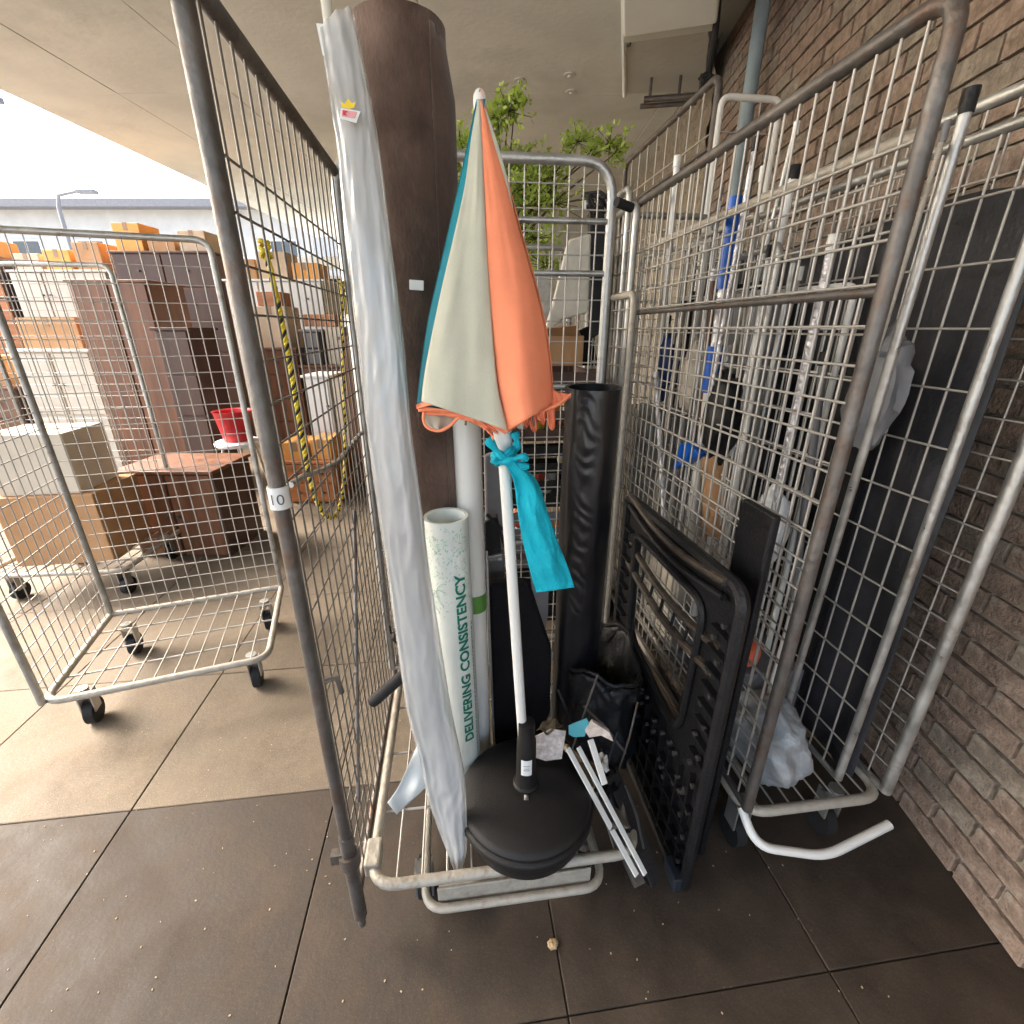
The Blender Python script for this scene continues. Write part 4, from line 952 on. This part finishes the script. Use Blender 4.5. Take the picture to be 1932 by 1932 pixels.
# ------------------------------------------------------------------ rope on the left mesh
def onpanel(x, y, off=-.012):
    # plane of the middle cage's left side
    return at(x, y, u=AU-.035+off)
rope = thing('yellow_black_rope', 'yellow and black rope hanging in a loop on the left mesh', 'rope', onpanel(625, 972))
rpx = [(500, 470), (512, 520), (524, 572), (534, 620), (543, 665), (552, 715), (560, 765), (570, 825), (580, 880), (592, 930), (606, 962), (622, 977), (636, 968), (645, 938), (650, 890), (651, 830), (650, 770), (648, 710), (647, 660), (646, 600), (645, 540)]
cl_ = [onpanel(*interp(rpx, i/400)) for i in range(401)]
acc = 0; ya = []; yb = []; yc = []
for i, p in enumerate(cl_):
    if i: acc += (p-cl_[i-1]).length
    d = (cl_[min(i+1, 400)]-cl_[max(i-1, 0)]).normalized(); a_ = d.orthogonal().normalized(); a_ = (Vector((0, 1, 0))-d*d.y).normalized(); b_ = d.cross(a_)
    for lst, ph in ((ya, 0), (yb, 2.1), (yc, 4.2)):
        t = acc/.024*2*PI + ph; lst.append(p + (a_*math.cos(t)+b_*math.sin(t))*.0026)
ym = mat('yellow_cord', (.58, .44, .03), .7, 0, .15, 90)
MB().tube(ya, .0031, 6).build('strand', ym, rope, smooth=True); MB().tube(yb, .0031, 6).build('strand', ym, rope, smooth=True)
MB().tube(yc, .0030, 6).build('strand', rubber, rope, smooth=True)
for e_ in (cl_[0], cl_[-1]):
    MB().tube([e_ + Vector((.007*math.sin(t*.6), .009*math.cos(t*.6), .012*math.sin(t*.23))) for t in range(34)], .0035, 6).build('knot', ym, rope, smooth=True)
    MB().tube([e_, e_+Vector((.004, .004, -.03)), e_+Vector((.0, .010, -.075))], .0035, 6).build('loose_end', ym, rope, smooth=True)
k = MB(); pts = [onpanel(x, y, -.01) for x, y in ((548, 915), (575, 897), (610, 886), (640, 868), (668, 832), (690, 806))]
tag(k.tube(pts, .006, 8).build('bent_rod', galv, smooth=True, org=pts[0]), 'bent grey rod tied across the left mesh below the rope', 'rod')

# pebble or leaf scrap on the floor
p = at(1043, 1781, z=.006)
def peb(i, j):
    t = 2*PI*j; ph = i*PI; q = Vector((math.cos(t)*math.sin(ph), math.sin(t)*math.sin(ph), math.cos(ph))); r = 1+.4*noise.noise(q*2)
    return p + Vector((q.x*.013*r, q.y*.012*r, q.z*.006*r))
tag(MB().grid(peb, 14, 20, wrap=True).build('floor_scrap', mat('tan_scrap', (.42, .30, .16), .8, 0, .35, 90), smooth=True, org=p), 'small tan crumb lying on the paving joint in front of the cage', 'scrap')
kk = random.Random(77); k = MB()
for q in range(420):
    a_ = uv(kk.uniform(-1.6, 1.0), kk.uniform(-.2, 1.6), .005); s_ = kk.uniform(.0008, .003)
    k.box(a_, (s_*1.6, s_, s_*.6), kk.uniform(0, 3))
tag(k.build('floor_grit', mat('pale_grit', (.40, .32, .22), .9), org=(0, 0, 0)), 'pale crumbs of grit scattered over the paving', 'grit', kind='stuff')

# ------------------------------------------------------------------ furniture beyond the left mesh
orb = mat('amber_card', (.70, .33, .08), .7, 0, .1, 8)
def furn(name, label, cat, x0, y0, x1, y1, Y, dep, m, split=(1, 1), m2=None, legs=0, knob=True):
    a_ = at(x0, y1, Y=Y); b_ = at(x1, y0, Y=Y); z0, z1 = a_.z, b_.z; xa, xb = a_.x, at(x1, y1, Y=Y).x
    return cab(name, label, cat, xa, xb, z0, z1, Y, dep, m, split, m2, legs, knob)
def c_top(sp): return sp[0]*sp[1] > 1
def cab(name, label, cat, xa, xb, z0, z1, Y, dep, m, split=(1, 1), m2=None, legs=0, knob=True, g=None):
    t_ = thing(name, label, cat, ((xa+xb)/2, Y+dep/2, z0), 0, g)
    zb = z0+legs
    MB().box(((xa+xb)/2, Y+dep/2, (zb+z1)/2), (xb-xa, dep, z1-zb)).build('carcass', m, t_, bevel=.006)
    if c_top(split): MB().box(((xa+xb)/2, Y+dep/2-.01, z1+.001), (xb-xa+.04, dep+.04, .025)).build('top_board', m2 or m, t_, bevel=.006)
    if legs:
        for x in (xa+.03, xb-.03):
            for y in (Y+.03, Y+dep-.03): MB().box((x, y, z0+legs/2), (.04, .04, legs)).build('leg', m, t_)
    c_, r_ = split; gp = .02
    if c_*r_ > 0:
        for i in range(c_):
            for j in range(r_):
                w_ = (xb-xa-gp*(c_+1))/c_; h_ = (z1-zb-gp*(r_+1))/r_; x = xa+gp+(w_+gp)*i+w_/2; z = zb+gp+(h_+gp)*j+h_/2
                d = MB().box((x, Y-.008, z), (w_, .016, h_)).build('door' if h_ > w_ else 'drawer', m2 or m, t_, bevel=.004)
                if knob:
                    kx = x + (w_*.4*(1 if i % 2 == 0 else -1) if h_ > w_ else 0); MB().tube([(kx, Y-.016, z), (kx, Y-.04, z)], .012, 8).build('knob', galv_old, d, smooth=True)
    if m in (card, orb, MATS.get('beige_card')): tape(t_, xa, xb, Y, dep, z0, z1)
    return t_
def tape(t_, xa, xb, Y, dep, z0, z1):
    MB().box(((xa+xb)/2, Y+dep/2, z1+.001), (.05, dep+.004, .003)).build('tape', mat('brown_tape', (.30, .19, .10), .35, 0, .1, 10), t_)
    MB().box(((xa+xb)/2, Y-.0015, z1-.04), (.05, .003, .08)).build('tape', mat('brown_tape', (.30, .19, .10)), t_)
def put(name, label, cat, x0, y0, x1, y1, Y, dep, m, bevel=.006):
    a_ = at(x0, y1, Y=Y); b_ = at(x1, y0, Y=Y); xa, xb = a_.x, at(x1, y1, Y=Y).x
    o = MB().box(((xa+xb)/2, Y+dep/2, (a_.z+b_.z)/2), (xb-xa, dep, b_.z-a_.z)).build(name, m, org=((xa+xb)/2, Y+dep/2, a_.z), bevel=bevel)
    return tag(o, label, cat)
Y1 = 4.02
furn('low_chest', 'low orange wood chest with drawers on the floor beyond the left mesh', 'chest', 548, 872, 640, 948, Y1, .5, wood2, (2, 2))
def on(x0, x1, zb, h, Y, dep, name, label, cat, m, split=(0, 0), m2=None, knob=False):
    return cab(name, label, cat, x0, x1, zb, zb+h, Y, dep, m, split, m2, 0, knob)
za = at(600, 872, Y=Y1).z
orb = mat('amber_card', (.70, .33, .08), .7, 0, .1, 8)
on(-2.04, -1.82, za+.002, .17, Y1+.02, .3, 'amber_carton', 'left amber carton on the low orange chest', 'carton', orb)
on(-1.80, -1.62, za+.002, .19, Y1+.05, .3, 'amber_carton', 'right amber carton on the low orange chest', 'carton', orb)
on(-1.98, -1.74, 0.0, 1.08, Y1+.56, .4, 'white_locker', 'narrow white locker behind the amber cartons', 'locker', whiteb, (1, 2), whiteb, True)
on(-1.72, -1.58, 0.0, 1.06, Y1+.56, .4, 'cream_locker', 'cream painted locker right of the white one', 'locker', cream, (1, 1), cream)
on(-1.56, -1.16, 0.0, 1.42, Y1+.50, .5, 'brown_wardrobe', 'tall brown wardrobe beyond the left mesh beside the wrapped sheet', 'wardrobe', wood, (2, 1), wood, True)
on(-1.14, -.62, 0.0, 1.35, Y1+.75, .5, 'dark_dresser', 'dark brown dresser mostly hidden by the wrapped sheet', 'dresser', wood3, (2, 4), wood, True)
YB = 5.3
on(-2.75, -2.33, 0.0, 1.30, YB, .5, 'drawer_cabinet', 'red brown drawer cabinet behind the white locker', 'cabinet', wood, (1, 5), wood, True)
on(-2.30, -1.80, 0.0, 1.12, YB, .5, 'shelf_unit', 'dark shelf unit with brown fronts behind the lockers', 'shelf', wood3, (3, 2), wood, True)
on(-2.26, -2.06, 1.122, .36, YB+.05, .3, 'black_speaker', 'upright black speaker box on the dark shelf unit', 'speaker', blackp, (1, 2), greym)
on(-2.03, -1.83, 1.122, .40, YB+.1, .3, 'grey_carton', 'greyish carton right of the black speaker box', 'carton', cream)
on(-2.74, -2.40, 1.302, .42, YB+.05, .35, 'beige_carton', 'large beige carton on the red brown drawer cabinet', 'carton', mat('beige_card', (.56, .44, .31), .8, 0, .1, 6))
on(-2.70, -2.44, 1.724, .14, YB+.1, .28, 'brown_case', 'flat brown case on top of the beige carton', 'case', wood2)
on(-2.24, -1.9, 1.525, .12, YB+.1, .28, 'orange_plank_box', 'thin orange wooden box on the grey carton', 'box', wood2)
on(-1.76, -1.3, 0.0, 1.62, YB+.1, .5, 'tall_cupboard', 'tall brown cupboard behind the wardrobe', 'cupboard', wood, (2, 2), wood, True)
on(-1.25, -.4, 0.0, 1.5, YB+.3, .5, 'beech_cupboard', 'pale beech cupboard behind the dark dresser', 'cupboard', beech, (3, 1), beech, True)
on(-3.1, -2.8, 0.0, 1.5, Y1+.3, .4, 'dark_bookcase', 'dark bookcase at the left edge beside a red tub', 'bookcase', wood3, (1, 4), wood3)
t_ = thing('red_tub', 'bright red plastic tub on a stool at the far left', 'tub', (-2.33, 3.9, .55))
MB().lathe([(.10, .62), (.14, .86), (.15, .87), (.135, .86), (.1, .66)], (-2.33, 3.9, 0), 24).build('tub_shell', redp, t_, smooth=True)
t_ = thing('stool', 'white topped stool carrying the red tub', 'stool', (-2.33, 3.9, 0))
MB().lathe([(.17, .58), (.18, .59), (.18, .61), (.17, .618)], (-2.33, 3.9, 0), 24).build('seat', whiteb, t_, smooth=True)
for q in range(4):
    th = q*PI/2+.6; MB().tube([(-2.33+.12*math.cos(th), 3.9+.12*math.sin(th), .58), (-2.33+.2*math.cos(th), 3.9+.2*math.sin(th), 0)], .012, 8).build('leg', galv, t_, smooth=True)
# near left dark cupboard edge
on(-2.62, -1.98, 0.0, .62, 2.95, .45, 'brown_side_table', 'dark brown side cabinet just beyond the near post at left', 'cabinet', wood3, (2, 1), wood, True)
# black sign board and pale beams on the far wall
bsn = MB().box((-3.05, 8.9, 2.12), (.42, .06, .36)).build('hanging_screen', blackp, org=(-3.05, 8.9, 1.94), bevel=.01)
tag(bsn, 'black square panel hung high before the far wall', 'panel')
MB_ = MB(); MB_.box((-4.2, 8.98, 2.55), (4.6, .10, .18)); MB_.box((-4.2, 8.96, 2.2), (.06, .06, .7))
tag(MB_.build('cross_beam', whitepaint, org=(-4.2, 9, 2.4), bevel=.005), 'pale cross beam running high across the left background', 'beam')

# ------------------------------------------------------------------ beyond the picture's left: the hall goes on
cols_ = [(wood, wood), (cream, cream), (wood3, wood), (beech, beech), (whiteb, whiteb), (wood2, wood2), (wood, wood3)]
nmz = [('chestnut wardrobe', 'wardrobe'), ('cream cupboard', 'cupboard'), ('dark dresser', 'dresser'), ('beech bookcase', 'bookcase'), ('white refrigerator', 'refrigerator'), ('honey coloured chest', 'chest'), ('two tone brown cabinet', 'cabinet')]
rf = random.Random(5); x = -3.3
where = ['right of the gap by the bookcase', 'next along the left row', 'midway along the left row', 'just past the middle of the left row', 'near the end of the left row', 'last but one at the far left', 'at the far left end']
for q in range(7):
    w_ = rf.uniform(.5, .85); h_ = (1.9, 1.3, .95, 1.7, 1.55, .85, 1.2)[q]; y_ = rf.uniform(4.3, 4.8)
    cab(nmz[q][0].replace(' ', '_'), nmz[q][0] + ' ' + where[q], nmz[q][1], x-w_, x, 0, h_, y_, .5, cols_[q][0], ((2, 1), (2, 2), (2, 3), (1, 4), (1, 2), (2, 3), (3, 1))[q], cols_[q][1], .06)
    if h_ < 1.4:
        cab('stacked_carton', f'cardboard carton on top of the {nmz[q][0]}', 'carton', x-w_+.08, x-.12, h_+.002, h_+.3, y_+.08, .34, card, (0, 0))
    x -= w_+.08
E = copy_tree(cdv); E.location = (-1.75, 1.35, 0); E.rotation_euler = (0, 0, .35); E['label'] = 'empty mesh cage standing alone on the paving at the near left'
F_ = copy_tree(cdv); F_.location = (-3.0, 2.3, 0); F_.rotation_euler = (0, 0, .1); F_['label'] = 'mesh cage with cartons further back at the left'
for q, (dx, dy, z, s_, m_, l_) in enumerate(((.38, .31, .21, .42, card, 'big cardboard carton in the bottom of the left rear cage'), (.36, .3, .632, .34, cream, 'cream carton stacked on the big one in the left rear cage'))):
    p = Vector((-3.0, 2.3, 0)) + Matrix.Rotation(.1, 3, 'Z') @ Vector((dx, dy, 0)); p.z = z
    tag(MB().box(p+Vector((0, 0, s_/2)), (s_*1.2, s_, s_), .15).build('carton', m_, org=p, bevel=.004), l_, 'carton')

for q, (x_, w_, h_, m_, m2_, sp, nm_, ds) in enumerate(((-2.3, 1.2, 2.05, cream, whiteb, (3, 5), 'cream_rack', 'tall cream rack with white drawers at the back behind the furniture'),
        (-3.6, 1.2, 2.35, wood, wood3, (2, 6), 'brown_rack', 'tallest brown rack at the back left behind the furniture'), (-4.9, 1.2, 2.15, greym, cream, (3, 4), 'grey_rack', 'grey rack with pale fronts at the back left'),
        (-6.2, 1.2, 2.3, wood3, wood2, (2, 5), 'dark_rack', 'dark rack with orange brown fronts at the back left'), (-7.5, 1.2, 2.0, whiteb, cream, (2, 4), 'white_rack', 'white rack at the far end of the back row'))):
    cab(nm_, ds, 'rack', x_-w_, x_, 0, h_, 6.3, .5, m_, sp, m2_, .08)
    for k_ in range(3):
        hh = (.22, .3, .18)[(k_+q) % 3]; cab('shelf_carton', ('left', 'middle', 'right')[k_] + f' carton on top of the {ds.split(" at the")[0].split(" behind")[0]}', 'carton', x_-w_+.06+k_*.38, x_-w_+.38+k_*.38, h_+.016, h_+.016+hh, 6.35, .36, (card, MATS['beige_card'], orb)[(k_+q*2) % 3], (0, 0))
bl_ = thing('yard_building', 'pale two storey building far across the yard at the left', 'building', (-22, 24, 0))
MB().box((-22, 26, 3.2), (26, 4, 6.4)).build('wall', mat('pale_stucco', (.42, .41, .38), .9, 0, .1, 2), bl_)
for i in range(9):
    for j in range(2):
        x_ = -33.5+i*2.9; z_ = 1.6+j*2.9; f_ = MB().box((x_, 23.97, z_), (1.3, .08, 1.5)).build('window', whitepaint, bl_)
        for k_ in (-1, 1): MB().box((x_+k_*.3, 23.92, z_), (.54, .03, 1.34)).build('pane', mat('dark_glass', (.06, .07, .08), .1, 0, .1), f_)
MB().box((-22, 25.8, 6.55), (26.6, 4.8, .3)).build('roof', greym, bl_)
for q, (x_, y_) in enumerate(((-9.5, 9.5), (-12.5, 15))):
    t_ = thing('lamp_post', ('nearer grey lamp post in the yard at the left', 'further grey lamp post in the yard at the left')[q], 'lamp post', (x_, y_, 0), 0, 'lamp posts in the yard')
    MB().tube([(x_, y_, 0), (x_, y_, 4.6), (x_+.1, y_, 4.9), (x_+.7, y_, 5)], [.07, .05, .045, .04], 12).build('post', greym, t_, smooth=True); MB().box((x_+.9, y_, 4.98), (.5, .2, .1)).build('lamp_head', greym, t_, bevel=.02)
# tidy helper keys
for o in bpy.data.objects:
    if '_w' in o: del o['_w']
